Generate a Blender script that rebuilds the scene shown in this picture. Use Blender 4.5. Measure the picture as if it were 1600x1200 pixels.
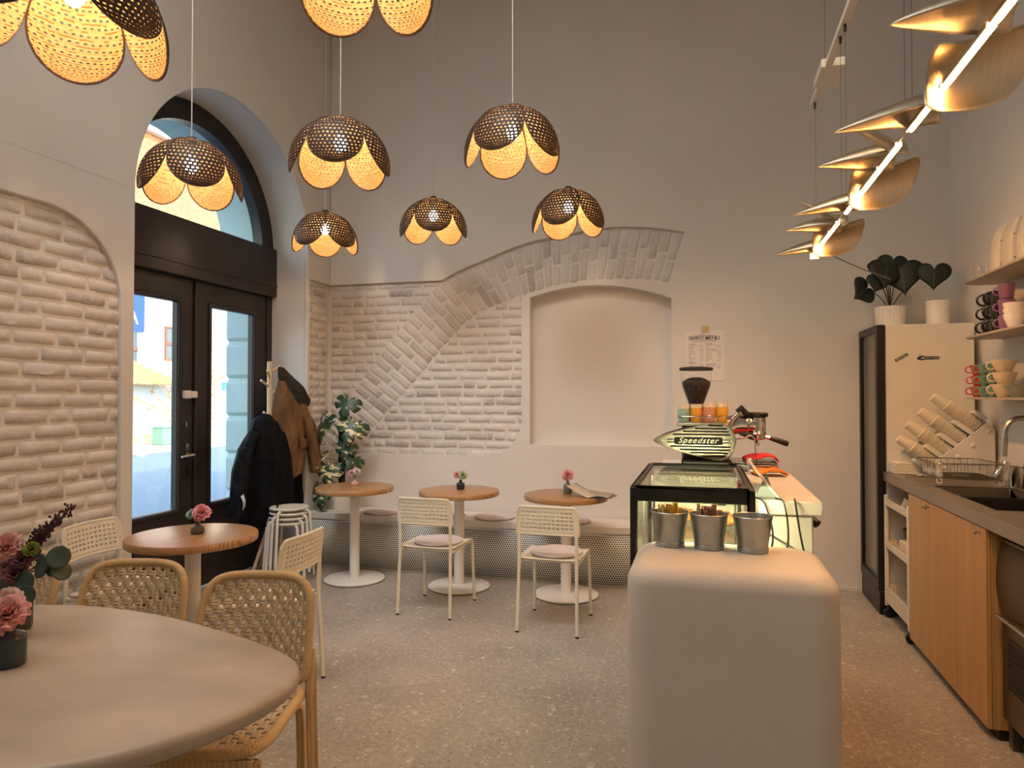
import bpy, bmesh, math, random
from mathutils import Vector, Matrix, noise
from mathutils.geometry import tessellate_polygon

random.seed(7)
PI = math.pi
SC = bpy.context.scene
COL = SC.collection
for _o in list(bpy.data.objects):
    bpy.data.objects.remove(_o)

# ------------------------------------------------------------------ camera
_cd = bpy.data.cameras.new('camera')
_cd.sensor_width = 36.0
_cd.lens = 36.0 * 1070.0 / 1600.0
_cd.clip_start = 0.05
_cd.clip_end = 300
CAM = bpy.data.objects.new('camera', _cd)
COL.objects.link(CAM)
CAM.location = (0, 0, 1.45)
CAM.rotation_euler = (math.radians(91.0), 0, math.radians(15.56))
SC.camera = CAM

# ------------------------------------------------------------------ world, sun, daylight, exposure
SC.view_settings.view_transform = 'Standard'
SC.view_settings.look = 'None'
SC.view_settings.exposure = 0.06
SC.view_settings.gamma = 1.0
SC.view_settings.use_curve_mapping = False
SC.cycles.use_denoising = True
SC.cycles.max_bounces = 8
SC.cycles.diffuse_bounces = 5
SC.cycles.glossy_bounces = 4
SC.cycles.transmission_bounces = 6
SC.cycles.transparent_max_bounces = 12
SC.cycles.sample_clamp_indirect = 6.0
SC.cycles.caustics_reflective = False
SC.cycles.caustics_refractive = False

WORLD = bpy.data.worlds.new('sky')
SC.world = WORLD
WORLD.use_nodes = True
_nt = WORLD.node_tree
_sky = _nt.nodes.new('ShaderNodeTexSky')
_sky.sky_type = 'NISHITA'
_sky.sun_disc = False
_sky.sun_elevation = math.radians(42)
_sky.sun_rotation = math.radians(105)
_sky.air_density = 1.4
_bg = _nt.nodes['Background']
_bg.inputs['Strength'].default_value = 0.82
_nt.links.new(_sky.outputs[0], _bg.inputs['Color'])

def add_light(name, kind, loc, rot, energy, color, **kw):
    d = bpy.data.lights.new(name, kind)
    d.energy = energy
    d.color = color
    for k, v in kw.items():
        setattr(d, k, v)
    o = bpy.data.objects.new(name, d)
    COL.objects.link(o)
    o.location = loc
    o.rotation_euler = rot
    return o

# the sun stands over the roof, behind the cafe: it lights the houses across the street
_s = add_light('sun', 'SUN', (6, -4, 14), (0, 0, 0), 2.9, (1.0, 0.93, 0.82), angle=0.01)
_s.rotation_euler = Vector((-1.0, 0.42, -0.95)).to_track_quat('-Z', 'Y').to_euler()
# added soft fill light under the ceiling, above the frame
add_light('overhead_fill', 'AREA', (-1.8, 1.1, 5.12), (0, 0, 0), 62, (1.0, 0.97, 0.95), shape='RECTANGLE', size=2.6, size_y=3.0)
# added soft fill spots above the frame, aimed down to brighten the lower walls
def spot(name, loc, aim, energy, deg, color=(1.0, 0.975, 1.0)):
    o = add_light(name, 'SPOT', loc, (0, 0, 0), energy, color, spot_size=math.radians(deg), spot_blend=1.0, shadow_soft_size=0.55)
    o.rotation_euler = (Vector(aim) - Vector(loc)).to_track_quat('-Z', 'Y').to_euler()
    return o
spot('fill_spot', (-2.2, 2.2, 5.0), (-2.5, 5.3, 0.0), 245, 54)
spot('fill_spot', (-0.9, 2.2, 5.0), (-1.0, 5.3, 0.0), 225, 56)
spot('fill_spot', (0.3, 2.4, 5.0), (0.9, 5.4, 0.5), 230, 52, (1.0, 0.74, 0.43))
# daylight through a window added further along the left wall, outside the frame
_pt = add_light('window_portal', 'AREA', (-4.12, -1.0, 1.80), (0, math.radians(-90), 0), 1, (1, 1, 1), shape='RECTANGLE', size=1.9, size_y=1.3)
_pt.data.cycles.is_portal = True
# daylight through the glazed door
_pt = add_light('door_portal', 'AREA', (-4.12, 4.30, 1.80), (0, math.radians(-90), 0), 1, (1, 1, 1), shape='RECTANGLE', size=3.7, size_y=1.75)
_pt.data.cycles.is_portal = True

# ------------------------------------------------------------------ materials
def rgb(h):
    h = h.lstrip('#')
    c = [int(h[i:i + 2], 16) / 255.0 for i in (0, 2, 4)]
    return tuple(x / 12.92 if x <= 0.04045 else ((x + 0.055) / 1.055) ** 2.4 for x in c) + (1.0,)

class G:
    """a node tree writer"""
    def __init__(s, name):
        s.m = bpy.data.materials.new(name)
        s.m.use_nodes = True
        s.nt = s.m.node_tree
        s.p = s.nt.nodes['Principled BSDF']
        s.out = s.nt.nodes['Material Output']
    def n(s, t, **kw):
        nd = s.nt.nodes.new(t)
        for k, v in kw.items():
            setattr(nd, k, v)
        return nd
    def l(s, a, b):
        s.nt.links.new(a, b)
    def put(s, sock, v):
        if hasattr(v, 'is_output'):
            s.l(v, sock)
        else:
            sock.default_value = v
    def math(s, op, a, b=0.0, c=0.0):
        nd = s.n('ShaderNodeMath', operation=op)
        for i, v in enumerate((a, b, c)):
            s.put(nd.inputs[i], v)
        return nd.outputs[0]
    def coord(s, which='Object', scale=None):
        t = s.n('ShaderNodeTexCoord').outputs[which]
        if scale is not None:
            mp = s.n('ShaderNodeMapping')
            mp.inputs['Scale'].default_value = scale
            s.l(t, mp.inputs[0])
            t = mp.outputs[0]
        return t
    def noise(s, vec, scale, detail=3.0, rough=0.5):
        nd = s.n('ShaderNodeTexNoise')
        s.l(vec, nd.inputs['Vector'])
        nd.inputs['Scale'].default_value = scale
        nd.inputs['Detail'].default_value = detail
        nd.inputs['Roughness'].default_value = rough
        return nd.outputs[0]
    def ramp(s, fac, stops):
        nd = s.n('ShaderNodeValToRGB')
        e = nd.color_ramp.elements
        while len(e) < len(stops):
            e.new(0.5)
        for i, (p, c) in enumerate(stops):
            e[i].position = p
            e[i].color = c
        s.l(fac, nd.inputs[0])
        return nd.outputs[0]
    def mix(s, fac, a, b):
        nd = s.n('ShaderNodeMix', data_type='RGBA')
        s.put(nd.inputs[0], fac)
        s.put(nd.inputs[6], a)
        s.put(nd.inputs[7], b)
        return nd.outputs[2]
    def bump(s, h, strength=0.3, dist=0.01):
        nd = s.n('ShaderNodeBump')
        nd.inputs['Strength'].default_value = strength
        nd.inputs['Distance'].default_value = dist
        s.l(h, nd.inputs['Height'])
        s.l(nd.outputs[0], s.p.inputs['Normal'])
    def set(s, **kw):
        for k, v in kw.items():
            s.put(s.p.inputs[k.replace('_', ' ')], v)
        return s

def mat(name, col, rough=0.5, metal=0.0, var=0.0, vscale=6.0, bump=0.0, bscale=60.0, stretch=None, coat=0.0, emit=0.0, ecol=None, spec=0.5, bdist=0.004):
    g = G(name)
    c = rgb(col) if isinstance(col, str) else col
    g.set(Base_Color=c, Roughness=rough, Metallic=metal)
    g.p.inputs['Specular IOR Level'].default_value = spec
    if coat:
        g.p.inputs['Coat Weight'].default_value = coat
    if var:
        v = g.coord('Object', stretch or (1, 1, 1))
        f = g.noise(v, vscale, 4.0)
        lo = tuple(max(0, x * (1 - var)) for x in c[:3]) + (1,)
        hi = tuple(min(1, x * (1 + var * 0.6)) for x in c[:3]) + (1,)
        g.l(g.ramp(f, [(0.3, lo), (0.7, hi)]), g.p.inputs['Base Color'])
    if bump:
        g.bump(g.noise(g.coord('Object', stretch or (1, 1, 1)), bscale, 4.0), bump, bdist)
    if emit:
        g.p.inputs['Emission Color'].default_value = rgb(ecol) if ecol else c
        g.p.inputs['Emission Strength'].default_value = emit
    return g.m

def glass_mat(name, tint=(1, 1, 1, 1), reflect=0.08, rough=0.0):
    """thin clear sheet: lets light through, mirrors a little, more at grazing angles"""
    g = G(name)
    tr = g.n('ShaderNodeBsdfTransparent')
    tr.inputs[0].default_value = tint
    gl = g.n('ShaderNodeBsdfGlossy')
    gl.inputs['Roughness'].default_value = rough
    lw = g.n('ShaderNodeLayerWeight')
    lw.inputs['Blend'].default_value = 0.5
    fac = g.math('MULTIPLY_ADD', g.math('POWER', lw.outputs['Facing'], 5.0), 0.8, reflect * 0.6)
    mx = g.n('ShaderNodeMixShader')
    g.l(fac, mx.inputs[0])
    g.l(tr.outputs[0], mx.inputs[1])
    g.l(gl.outputs[0], mx.inputs[2])
    g.l(mx.outputs[0], g.out.inputs[0])
    g.nt.nodes.remove(g.p)
    return g.m

# ------------------------------------------------------------------ mesh builder
class MB:
    def __init__(s):
        s.v = []
        s.f = []
        s.uv = []
        s.c = []
        s.mi = []
        s.M = Matrix()
        s.cur_c = 0.0
        s.cur_m = 0
    def add(s, vs, fs, uv=None):
        b = len(s.v)
        s.v += [tuple(s.M @ Vector(p)) for p in vs]
        s.uv += list(uv) if uv else [(0.0, 0.0)] * len(vs)
        s.c += [s.cur_c] * len(vs)
        s.f += [tuple(i + b for i in f) for f in fs]
        s.mi += [s.cur_m] * len(fs)
    def box(s, x0, x1, y0, y1, z0, z1):
        s.add([(x0, y0, z0), (x1, y0, z0), (x1, y1, z0), (x0, y1, z0), (x0, y0, z1), (x1, y0, z1), (x1, y1, z1), (x0, y1, z1)],
              [(3, 2, 1, 0), (4, 5, 6, 7), (0, 1, 5, 4), (1, 2, 6, 5), (2, 3, 7, 6), (3, 0, 4, 7)])
        return s
    def lathe(s, prof, n=32, caps=True):
        vs, fs, uv = [], [], []
        m = len(prof)
        for j in range(n):
            a = 2 * PI * j / n
            for r, z in prof:
                vs.append((r * math.cos(a), r * math.sin(a), z))
                uv.append((j / n, z))
        for j in range(n):
            k = (j + 1) % n
            for i in range(m - 1):
                fs.append((j * m + i, k * m + i, k * m + i + 1, j * m + i + 1))
        if caps:
            if prof[0][0] > 1e-5:
                fs.append(tuple(j * m for j in reversed(range(n))))
            if prof[-1][0] > 1e-5:
                fs.append(tuple(j * m + m - 1 for j in range(n)))
        s.add(vs, fs, uv)
        return s
    def cyl(s, x, y, z0, z1, r, n=24, r1=None):
        M = s.M.copy()
        s.M = M @ Matrix.Translation((x, y, 0))
        s.lathe([(r, z0), (r if r1 is None else r1, z1)], n)
        s.M = M
        return s
    def tube(s, pts, r, n=8, closed=False, flat=None, caps=True):
        """sweep along pts; r number or list; flat=(a,b) makes a rectangular section a wide (along the side axis) and b thick"""
        P = [Vector(p) for p in pts]
        m = len(P)
        R = r if isinstance(r, (list, tuple)) else [r] * m
        T = []
        for i in range(m):
            a = P[(i - 1) % m] if (closed or i > 0) else P[i]
            b = P[(i + 1) % m] if (closed or i < m - 1) else P[i]
            t = b - a
            T.append(t.normalized() if t.length > 1e-9 else Vector((0, 0, 1)))
        u = T[0].cross(Vector((0, 0, 1)))
        if u.length < 1e-3:
            u = T[0].cross(Vector((0, 1, 0)))
        u.normalize()
        vs, fs, uv = [], [], []
        L = 0.0
        if flat:
            sec = [(-flat[0] / 2, -flat[1] / 2), (flat[0] / 2, -flat[1] / 2), (flat[0] / 2, flat[1] / 2), (-flat[0] / 2, flat[1] / 2)]
            n = 4
        for i in range(m):
            if i:
                L += (P[i] - P[i - 1]).length
            u = (u - T[i] * u.dot(T[i]))
            u.normalize()
            w = T[i].cross(u)
            for j in range(n):
                if flat:
                    vs.append(P[i] + u * sec[j][0] + w * sec[j][1])
                else:
                    a = 2 * PI * j / n
                    vs.append(P[i] + (u * math.cos(a) + w * math.sin(a)) * R[i])
                uv.append((j / n, L))
        q = m if closed else m - 1
        for i in range(q):
            k = (i + 1) % m
            for j in range(n):
                l = (j + 1) % n
                fs.append((i * n + j, i * n + l, k * n + l, k * n + j))
        if not closed and caps:
            fs.append(tuple(reversed(range(n))))
            fs.append(tuple((m - 1) * n + j for j in range(n)))
        s.add(vs, fs, uv)
        return s
    def grid(s, fn, nu, nv, wrap_u=False):
        vs, fs, uv = [], [], []
        for j in range(nv + 1):
            for i in range(nu + (0 if wrap_u else 1)):
                u, v = i / nu, j / nv
                vs.append(fn(u, v))
                uv.append((u, v))
        w = nu if wrap_u else nu + 1
        for j in range(nv):
            for i in range(nu):
                k = (i + 1) % w if wrap_u else i + 1
                fs.append((j * w + i, j * w + k, (j + 1) * w + k, (j + 1) * w + i))
        s.add(vs, fs, uv)
        return s
    def prism(s, loops, d0, d1, to3):
        """polygon (outer loop then holes, 2-D) extruded between depths d0 and d1; to3(a, b, d)"""
        pts, fs = [], []
        flat = []
        for lp in loops:
            flat += lp
        n = len(flat)
        tri = tessellate_polygon([[Vector((a, b, 0)) for a, b in lp] for lp in loops])
        for d in (d0, d1):
            pts += [to3(a, b, d) for a, b in flat]
        for t in tri:
            fs.append(tuple(t))
            fs.append(tuple(n + i for i in reversed(t)))
        base = 0
        for lp in loops:
            m = len(lp)
            for i in range(m):
                a, b = base + i, base + (i + 1) % m
                fs.append((a, b, b + n, a + n))
            base += m
        s.add(pts, fs)
        return s
    def ball(s, c, r, nu=16, nv=10, sx=1, sy=1, sz=1):
        c = Vector(c)
        vs, fs = [], []
        for j in range(nv + 1):
            t = PI * j / nv
            for i in range(nu):
                a = 2 * PI * i / nu
                vs.append(c + Vector((r * sx * math.sin(t) * math.cos(a), r * sy * math.sin(t) * math.sin(a), r * sz * math.cos(t))))
        for j in range(nv):
            for i in range(nu):
                k = (i + 1) % nu
                fs.append((j * nu + i, (j + 1) * nu + i, (j + 1) * nu + k, j * nu + k))
        s.add(vs, fs)
        return s
    def build(s, name, m, parent=None, loc=(0, 0, 0), rot=(0, 0, 0), smooth=35.0, bevel=0.0, seg=2, solid=0.0, sub=0, color=False):
        me = bpy.data.meshes.new(name)
        me.from_pydata([tuple(v) for v in s.v], [], s.f)
        me.validate()
        bm = bmesh.new()
        bm.from_mesh(me)
        bmesh.ops.remove_doubles(bm, verts=bm.verts, dist=1e-6)
        if not color and not any(u != (0.0, 0.0) for u in s.uv):
            bmesh.ops.recalc_face_normals(bm, faces=bm.faces)
            bm.to_mesh(me)
        bm.free()
        if any(u != (0.0, 0.0) for u in s.uv) and len(me.vertices) == len(s.uv):
            lay = me.uv_layers.new(name='UVMap')
            for lp in me.loops:
                lay.data[lp.index].uv = s.uv[lp.vertex_index]
        if color:
            at = me.color_attributes.new('tone', 'FLOAT_COLOR', 'POINT')
            for i, c in enumerate(s.c):
                at.data[i].color = (c, c, c, 1)
        ms = m if isinstance(m, (list, tuple)) else [m]
        for x in ms:
            me.materials.append(x)
        if len(ms) > 1 and len(me.polygons) == len(s.mi):
            for p in me.polygons:
                p.material_index = s.mi[p.index]
        if smooth:
            me.shade_smooth()
            me.set_sharp_from_angle(angle=math.radians(smooth))
        o = bpy.data.objects.new(name, me)
        COL.objects.link(o)
        if parent is not None:
            o.parent = parent
        o.location = loc
        o.rotation_euler = rot
        if solid:
            md = o.modifiers.new('solidify', 'SOLIDIFY')
            md.thickness = abs(solid)
            md.offset = 0.0 if solid > 0 else -1.0
        if bevel:
            md = o.modifiers.new('bevel', 'BEVEL')
            md.width = bevel
            md.segments = seg
            md.limit_method = 'ANGLE'
            md.angle_limit = math.radians(40)
        if sub:
            md = o.modifiers.new('subdivision', 'SUBSURF')
            md.levels = sub
            md.render_levels = sub
        return o

def tag(o, label=None, cat=None, group=None, kind=None):
    if label:
        o['label'] = label
    if cat:
        o['category'] = cat
    if group:
        o['group'] = group
    if kind:
        o['kind'] = kind
    return o

def thing(name, label, cat, loc=(0, 0, 0), rz=0.0, group=None, kind=None, rot=None):
    o = bpy.data.objects.new(name, None)
    COL.objects.link(o)
    o.location = loc
    o.rotation_euler = rot if rot else (0, 0, rz)
    o.empty_display_size = 0.1
    return tag(o, label, cat, group, kind)

def copy_tree(o, parent=None):
    c = o.copy()
    COL.objects.link(c)
    c.parent = parent
    for ch in list(o.children):
        copy_tree(ch, c)
    return c

def dup(root, label, loc=None, rz=None, group=None, rot=None):
    r = copy_tree(root)
    r['label'] = label
    if group:
        r['group'] = group
    if loc is not None:
        r.location = loc
    if rz is not None:
        r.rotation_euler = (0, 0, rz)
    if rot is not None:
        r.rotation_euler = rot
    return r

def arc(cx, cy, r, a0, a1, n, ry=None):
    ry = r if ry is None else ry
    return [(cx + r * math.cos(math.radians(a0 + (a1 - a0) * i / n)), cy + ry * math.sin(math.radians(a0 + (a1 - a0) * i / n))) for i in range(n + 1)]

def rrect(x0, x1, y0, y1, r, n=6):
    return arc(x1 - r, y0 + r, r, -90, 0, n) + arc(x1 - r, y1 - r, r, 0, 90, n) + arc(x0 + r, y1 - r, r, 90, 180, n) + arc(x0 + r, y0 + r, r, 180, 270, n)

def catmull(P, n=6, closed=False):
    P = [Vector(p) for p in P]
    m = len(P)
    out = []
    rng = range(m) if closed else range(m - 1)
    for i in rng:
        p0 = P[(i - 1) % m] if closed or i > 0 else P[0]
        p1, p2 = P[i], P[(i + 1) % m]
        p3 = P[(i + 2) % m] if closed or i < m - 2 else P[-1]
        for k in range(n):
            t = k / n
            out.append(0.5 * (2 * p1 + (p2 - p0) * t + (2 * p0 - 5 * p1 + 4 * p2 - p3) * t * t + (-p0 + 3 * p1 - 3 * p2 + p3) * t ** 3))
    if not closed:
        out.append(P[-1])
    return out

def xy(a, b, d):
    return (a, b, d)
def xz(a, b, d):
    return (a, d, b)
def yz(a, b, d):
    return (d, a, b)

def text_mesh(name, txt, size, m, parent, loc, rot, align='LEFT', depth=0.0004, shear=0.0, bold=0.0, spacing=1.0):
    cu = bpy.data.curves.new(name, 'FONT')
    cu.body = txt
    cu.size = size
    cu.align_x = align
    cu.align_y = 'CENTER'
    cu.extrude = depth
    cu.shear = shear
    cu.offset = bold
    cu.space_character = spacing
    tmp = bpy.data.objects.new(name + '_tmp', cu)
    COL.objects.link(tmp)
    dg = bpy.context.evaluated_depsgraph_get()
    me = bpy.data.meshes.new_from_object(tmp.evaluated_get(dg))
    bpy.data.objects.remove(tmp)
    bpy.data.curves.remove(cu)
    me.materials.clear()
    me.materials.append(m)
    o = bpy.data.objects.new(name, me)
    COL.objects.link(o)
    o.parent = parent
    o.location = loc
    o.rotation_euler = rot
    return o

# ------------------------------------------------------------------ shared materials
M = {}
M['plaster'] = mat('wall_plaster', '#dcd8d1', 0.85, var=0.05, vscale=1.3, bump=0.12, bscale=9, spec=0.2)
M['white_paint'] = mat('white_powder_coat', '#e9e5dc', 0.45, var=0.02)
M['cream_plastic'] = mat('cream_plastic', '#e8dfca', 0.42, var=0.03)
M['dark_wood'] = mat('dark_brown_door_paint', '#2a211e', 0.42, var=0.25, vscale=5, bump=0.05, bscale=30)
M['black_metal'] = mat('black_metal', '#141212', 0.4, var=0.1)
M['black_plastic'] = mat('black_plastic', '#161413', 0.45, var=0.1)
M['steel'] = mat('brushed_steel', '#b9b4aa', 0.3, 1.0, var=0.08, vscale=20, stretch=(1, 12, 1))
M['chrome'] = mat('chrome', '#dcd8d0', 0.12, 1.0)
M['glass'] = glass_mat('clear_glass')
M['wire'] = mat('thin_wire', '#6d675c', 0.5)
M['white_plastic'] = mat('white_plastic', '#e6e0d4', 0.4, var=0.02)
M['ink'] = mat('black_ink', '#1b1716', 0.6)
M['white_laminate'] = mat('white_laminate', '#ddd6c8', 0.4, var=0.03)

def wood(name, dark, light, scale, stretch, rough=0.4):
    g = G(name)
    v = g.coord('Object', stretch)
    n1 = g.noise(v, scale, 5.0, 0.6)
    w = g.n('ShaderNodeTexWave', wave_type='BANDS', bands_direction='X')
    g.l(v, w.inputs['Vector'])
    w.inputs['Scale'].default_value = scale * 0.8
    w.inputs['Distortion'].default_value = 4.0
    w.inputs['Detail'].default_value = 3.0
    f = g.math('ADD', g.math('MULTIPLY', n1, 0.6), g.math('MULTIPLY', w.outputs[1], 0.4))
    g.l(g.ramp(f, [(0.28, rgb(dark)), (0.72, rgb(light))]), g.p.inputs['Base Color'])
    g.set(Roughness=rough)
    g.bump(f, 0.05, 0.002)
    return g.m
M['oak_top'] = wood('oiled_wood', '#94683f', '#c39766', 5.0, (9, 1.0, 9), 0.3)
M['birch'] = wood('birch_plywood', '#b58d57', '#c9a46c', 3.0, (5, 5, 0.5), 0.42)
M['bentwood'] = wood('bent_beech', '#bf9c68', '#dabb8a', 4.0, (6, 6, 1), 0.4)
M['pale_wood'] = mat('pale_wood', '#d9c3a0', 0.5, var=0.08)

def rattan(name, dark, light):
    g = G(name)
    uv = g.n('ShaderNodeTexCoord').outputs['UV']
    sp = g.n('ShaderNodeSeparateXYZ')
    g.l(uv, sp.inputs[0])
    st = g.math('FRACT', g.math('MULTIPLY', sp.outputs[1], 165.0))
    tri = g.math('ABSOLUTE', g.math('SUBTRACT', st, 0.5))
    nz = g.noise(g.coord('Object'), 22.0, 3.0)
    g.l(g.mix(g.math('MULTIPLY', tri, 1.6), g.mix(nz, rgb(dark), rgb(light)), rgb(dark)), g.p.inputs['Base Color'])
    g.set(Roughness=0.5)
    g.bump(g.math('SUBTRACT', 0.5, tri), 0.6, 0.003)
    return g.m
M['wrapped_cane'] = rattan('wrapped_cane', '#c4a069', '#e8cc9c')
M['cane'] = mat('cane_strand', '#d3bc96', 0.55, var=0.22, vscale=30)

# ================================================================== the setting
def structure(o):
    o['kind'] = 'structure'
    return o

# ---- floor: grey-beige stone with chips, 1.2 m slabs
def floor_mat():
    g = G('stone_floor')
    v = g.coord('Object')
    n1 = g.noise(v, 2.2, 4.0)
    n2 = g.noise(v, 38.0, 5.0, 0.65)
    base = g.ramp(g.math('ADD', g.math('MULTIPLY', n1, 0.4), g.math('MULTIPLY', n2, 0.6)), [(0.32, rgb('#8a8379')), (0.68, rgb('#bdb5a9'))])
    def chips(scale, thr, jit, seed):
        mp = g.n('ShaderNodeMapping')
        mp.inputs['Location'].default_value = (seed, seed * 0.7, 0)
        dist = g.n('ShaderNodeVectorMath', operation='ADD')
        ns = g.n('ShaderNodeTexNoise')
        ns.inputs['Scale'].default_value = scale * 0.9
        g.l(v, ns.inputs['Vector'])
        sc = g.n('ShaderNodeVectorMath', operation='SCALE')
        g.l(ns.outputs[1], sc.inputs[0])
        sc.inputs['Scale'].default_value = 0.9 / scale
        g.l(v, dist.inputs[0])
        g.l(sc.outputs[0], dist.inputs[1])
        g.l(dist.outputs[0], mp.inputs[0])
        vo = g.n('ShaderNodeTexVoronoi')
        vo.inputs['Scale'].default_value = scale
        g.l(mp.outputs[0], vo.inputs['Vector'])
        sp = g.n('ShaderNodeSeparateColor')
        g.l(vo.outputs['Color'], sp.inputs[0])
        pick = g.math('GREATER_THAN', sp.outputs[0], jit)
        near = g.math('LESS_THAN', vo.outputs['Distance'], thr)
        return g.math('MULTIPLY', pick, near), sp.outputs[1]
    m1, r1 = chips(55.0, 0.36, 0.62, 0.0)
    m2, r2 = chips(20.0, 0.32, 0.80, 3.7)
    m3, r3 = chips(70.0, 0.26, 0.82, 9.1)
    c = g.mix(g.math('MULTIPLY', m1, 0.75), base, g.ramp(r1, [(0.0, rgb('#8d8478')), (1.0, rgb('#e2dccf'))]))
    c = g.mix(g.math('MULTIPLY', m2, 0.7), c, g.ramp(r2, [(0.0, rgb('#a49a8b')), (1.0, rgb('#ddd7ca'))]))
    c = g.mix(g.math('MULTIPLY', m3, 0.8), c, rgb('#4f4942'))
    sp = g.n('ShaderNodeSeparateXYZ')
    g.l(v, sp.inputs[0])
    def line(out, off):
        f = g.math('FRACT', g.math('ADD', g.math('MULTIPLY', out, 1 / 1.2), off))
        return g.math('LESS_THAN', g.math('ABSOLUTE', g.math('SUBTRACT', f, 0.5)), 0.0016)
    ln = g.math('MAXIMUM', line(sp.outputs[0], 0.53 / 1.2 + 0.5), line(sp.outputs[1], -2.95 / 1.2 + 0.5))
    c = g.mix(g.math('MULTIPLY', ln, 0.7), c, rgb('#c2baab'))
    g.l(c, g.p.inputs['Base Color'])
    g.l(g.ramp(n2, [(0.3, (0.30, 0.30, 0.30, 1)), (0.7, (0.46, 0.46, 0.46, 1))]), g.p.inputs['Roughness'])
    g.bump(n2, 0.05, 0.002)
    return g.m
b = MB()
b.box(-3.78, 1.9, -3.2, 5.95, -0.12, 0.0)
structure(b.build('floor', floor_mat(), smooth=0))
b = MB()
b.box(-4.06, 1.9, -3.2, 5.95, 5.2, 5.35)
structure(b.build('ceiling', M['plaster'], smooth=0))

# ---- left wall with the arched doorway and a recessed brick panel
arch_in = [(3.36, 2.70)] + arc(4.30, 2.70, 0.94, 180, 0, 40)[1:-1] + [(5.24, 2.70)]
pl = [(-3.2, 0), (0.6, 0), (0.6, 2.46), (2.78, 2.46)] + arc(2.78, 1.97, 0.49, 90, 0, 14)[1:] + [(3.27, 0), (3.36, 0)] + arch_in + \
     [(5.24, 0), (5.61, 0), (5.61, 0.93), (5.278, 0.93), (5.278, 2.47), (5.61, 2.47), (5.61, 5.2), (-3.2, 5.2)]
wl = MB()
WIN = [(-1.6, 0.9), (-0.4, 0.9), (-0.4, 2.7), (-1.6, 2.7)]
wl.prism([pl, WIN], -3.30, -3.335, yz)
wall_left = structure(wl.build('wall_left', M['plaster'], bevel=0.006, seg=2))
wl = MB()
wl.prism([[(-3.2, 0), (3.36, 0)] + arch_in + [(5.24, 0), (5.95, 0), (5.95, 5.2), (-3.2, 5.2)], WIN], -3.335, -3.66, yz)
wl.build('masonry', M['plaster'], wall_left)

# ---- back wall: plaster with a recessed brick area, an arch of bricks and a blind niche
L_ARCH = catmull([(-3.16, 0.86, 0), (-2.93, 1.09, 0), (-2.71, 1.328, 0), (-2.463, 1.573, 0), (-2.185, 1.891, 0), (-1.925, 2.132, 0), (-1.602, 2.262, 0), (-1.394, 2.322, 0), (-1.1, 2.385, 0), (-0.797, 2.406, 0), (-0.5, 2.395, 0), (-0.258, 2.361, 0)], 8)
U_ARCH = catmull([(-3.45, 1.12, 0), (-3.24, 1.33, 0), (-3.03, 1.56, 0), (-2.80, 1.85, 0), (-2.50, 2.19, 0), (-2.204, 2.465, 0), (-1.80, 2.63, 0), (-1.45, 2.745, 0), (-1.1, 2.80, 0), (-0.743, 2.836, 0), (-0.42, 2.815, 0), (-0.132, 2.762, 0)], 8)
up = [(p.x, p.y) for p in U_ARCH if p.x > -2.204]
lo = [(p.x, p.y) for p in L_ARCH if p.x > -1.40]
brick_poly = [(-3.30, 0.93), (-1.80, 0.935)] + arc(-1.80, 1.257, 0.322, -90, 0, 10)[1:] + [(-1.478, 2.295)] + lo + list(reversed(up)) + [(-2.204, 2.466), (-3.30, 2.468)]
niche = [(-1.405, 1.04), (-0.238, 1.04), (-0.238, 2.235)] + [(-0.238 - 1.167 * i / 14, 2.235 + 0.047 * i / 14 + 0.105 * (1 - (2 * i / 14 - 1) ** 2)) for i in range(1, 14)] + [(-1.405, 2.282)]
outer = [(-3.30, 0), (1.736, 0), (1.736, 5.2), (-3.30, 5.2)] + [(-3.30, 2.468)] + list(reversed(brick_poly[1:-1])) + [(-3.30, 0.93)]
wb = MB()
wb.prism([outer, niche], 5.61, 5.645, xz)
wall_back = structure(wb.build('wall_back', M['plaster'], bevel=0.006, seg=2))
wb = MB()
wb.prism([[(-3.66, 0), (1.9, 0), (1.9, 5.2), (-3.66, 5.2)], niche], 5.645, 5.72, xz)
wb.box(-3.66, 1.9, 5.72, 5.80, 0, 5.2)
wb.build('masonry', M['plaster'], wall_back)

# ---- right wall and the wall behind the viewer
b = MB()
b.box(1.736, 1.9, -3.2, 5.645, 0, 5.2)
structure(b.build('wall_right', M['plaster'], smooth=0))
b = MB()
b.box(-3.66, 1.9, -3.36, -3.2, 0, 5.2)
structure(b.build('wall_front', M['plaster'], smooth=0))
b = MB()
b.box(0.40, 1.10, 5.598, 5.61, 0, 0.03)
structure(b.build('baseboard_back', M['plaster'], bevel=0.003))

# ---- whitewashed bricks
def brick_mat():
    g = G('whitewashed_brick')
    at = g.n('ShaderNodeAttribute', attribute_name='tone')
    v = g.coord('Object')
    n = g.noise(v, 30.0, 6.0, 0.65)
    n2 = g.noise(v, 7.0, 4.0, 0.6)
    f = g.math('ADD', g.math('MULTIPLY', at.outputs['Fac'], 0.75), g.math('MULTIPLY', g.math('SUBTRACT', n2, 0.5), 0.9))
    c = g.ramp(f, [(0.0, rgb('#d9d5cf')), (0.45, rgb('#cbc5bf')), (0.8, rgb('#b3aca6')), (1.0, rgb('#98918c'))])
    c = g.mix(g.math('MULTIPLY', g.math('GREATER_THAN', n, 0.55), 0.35), c, rgb('#e2ddd4'))
    g.l(c, g.p.inputs['Base Color'])
    g.set(Roughness=0.9)
    g.p.inputs['Specular IOR Level'].default_value = 0.15
    g.bump(n, 0.5, 0.006)
    return g.m
M['brick'] = brick_mat()
RB = random.Random(11)
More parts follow.
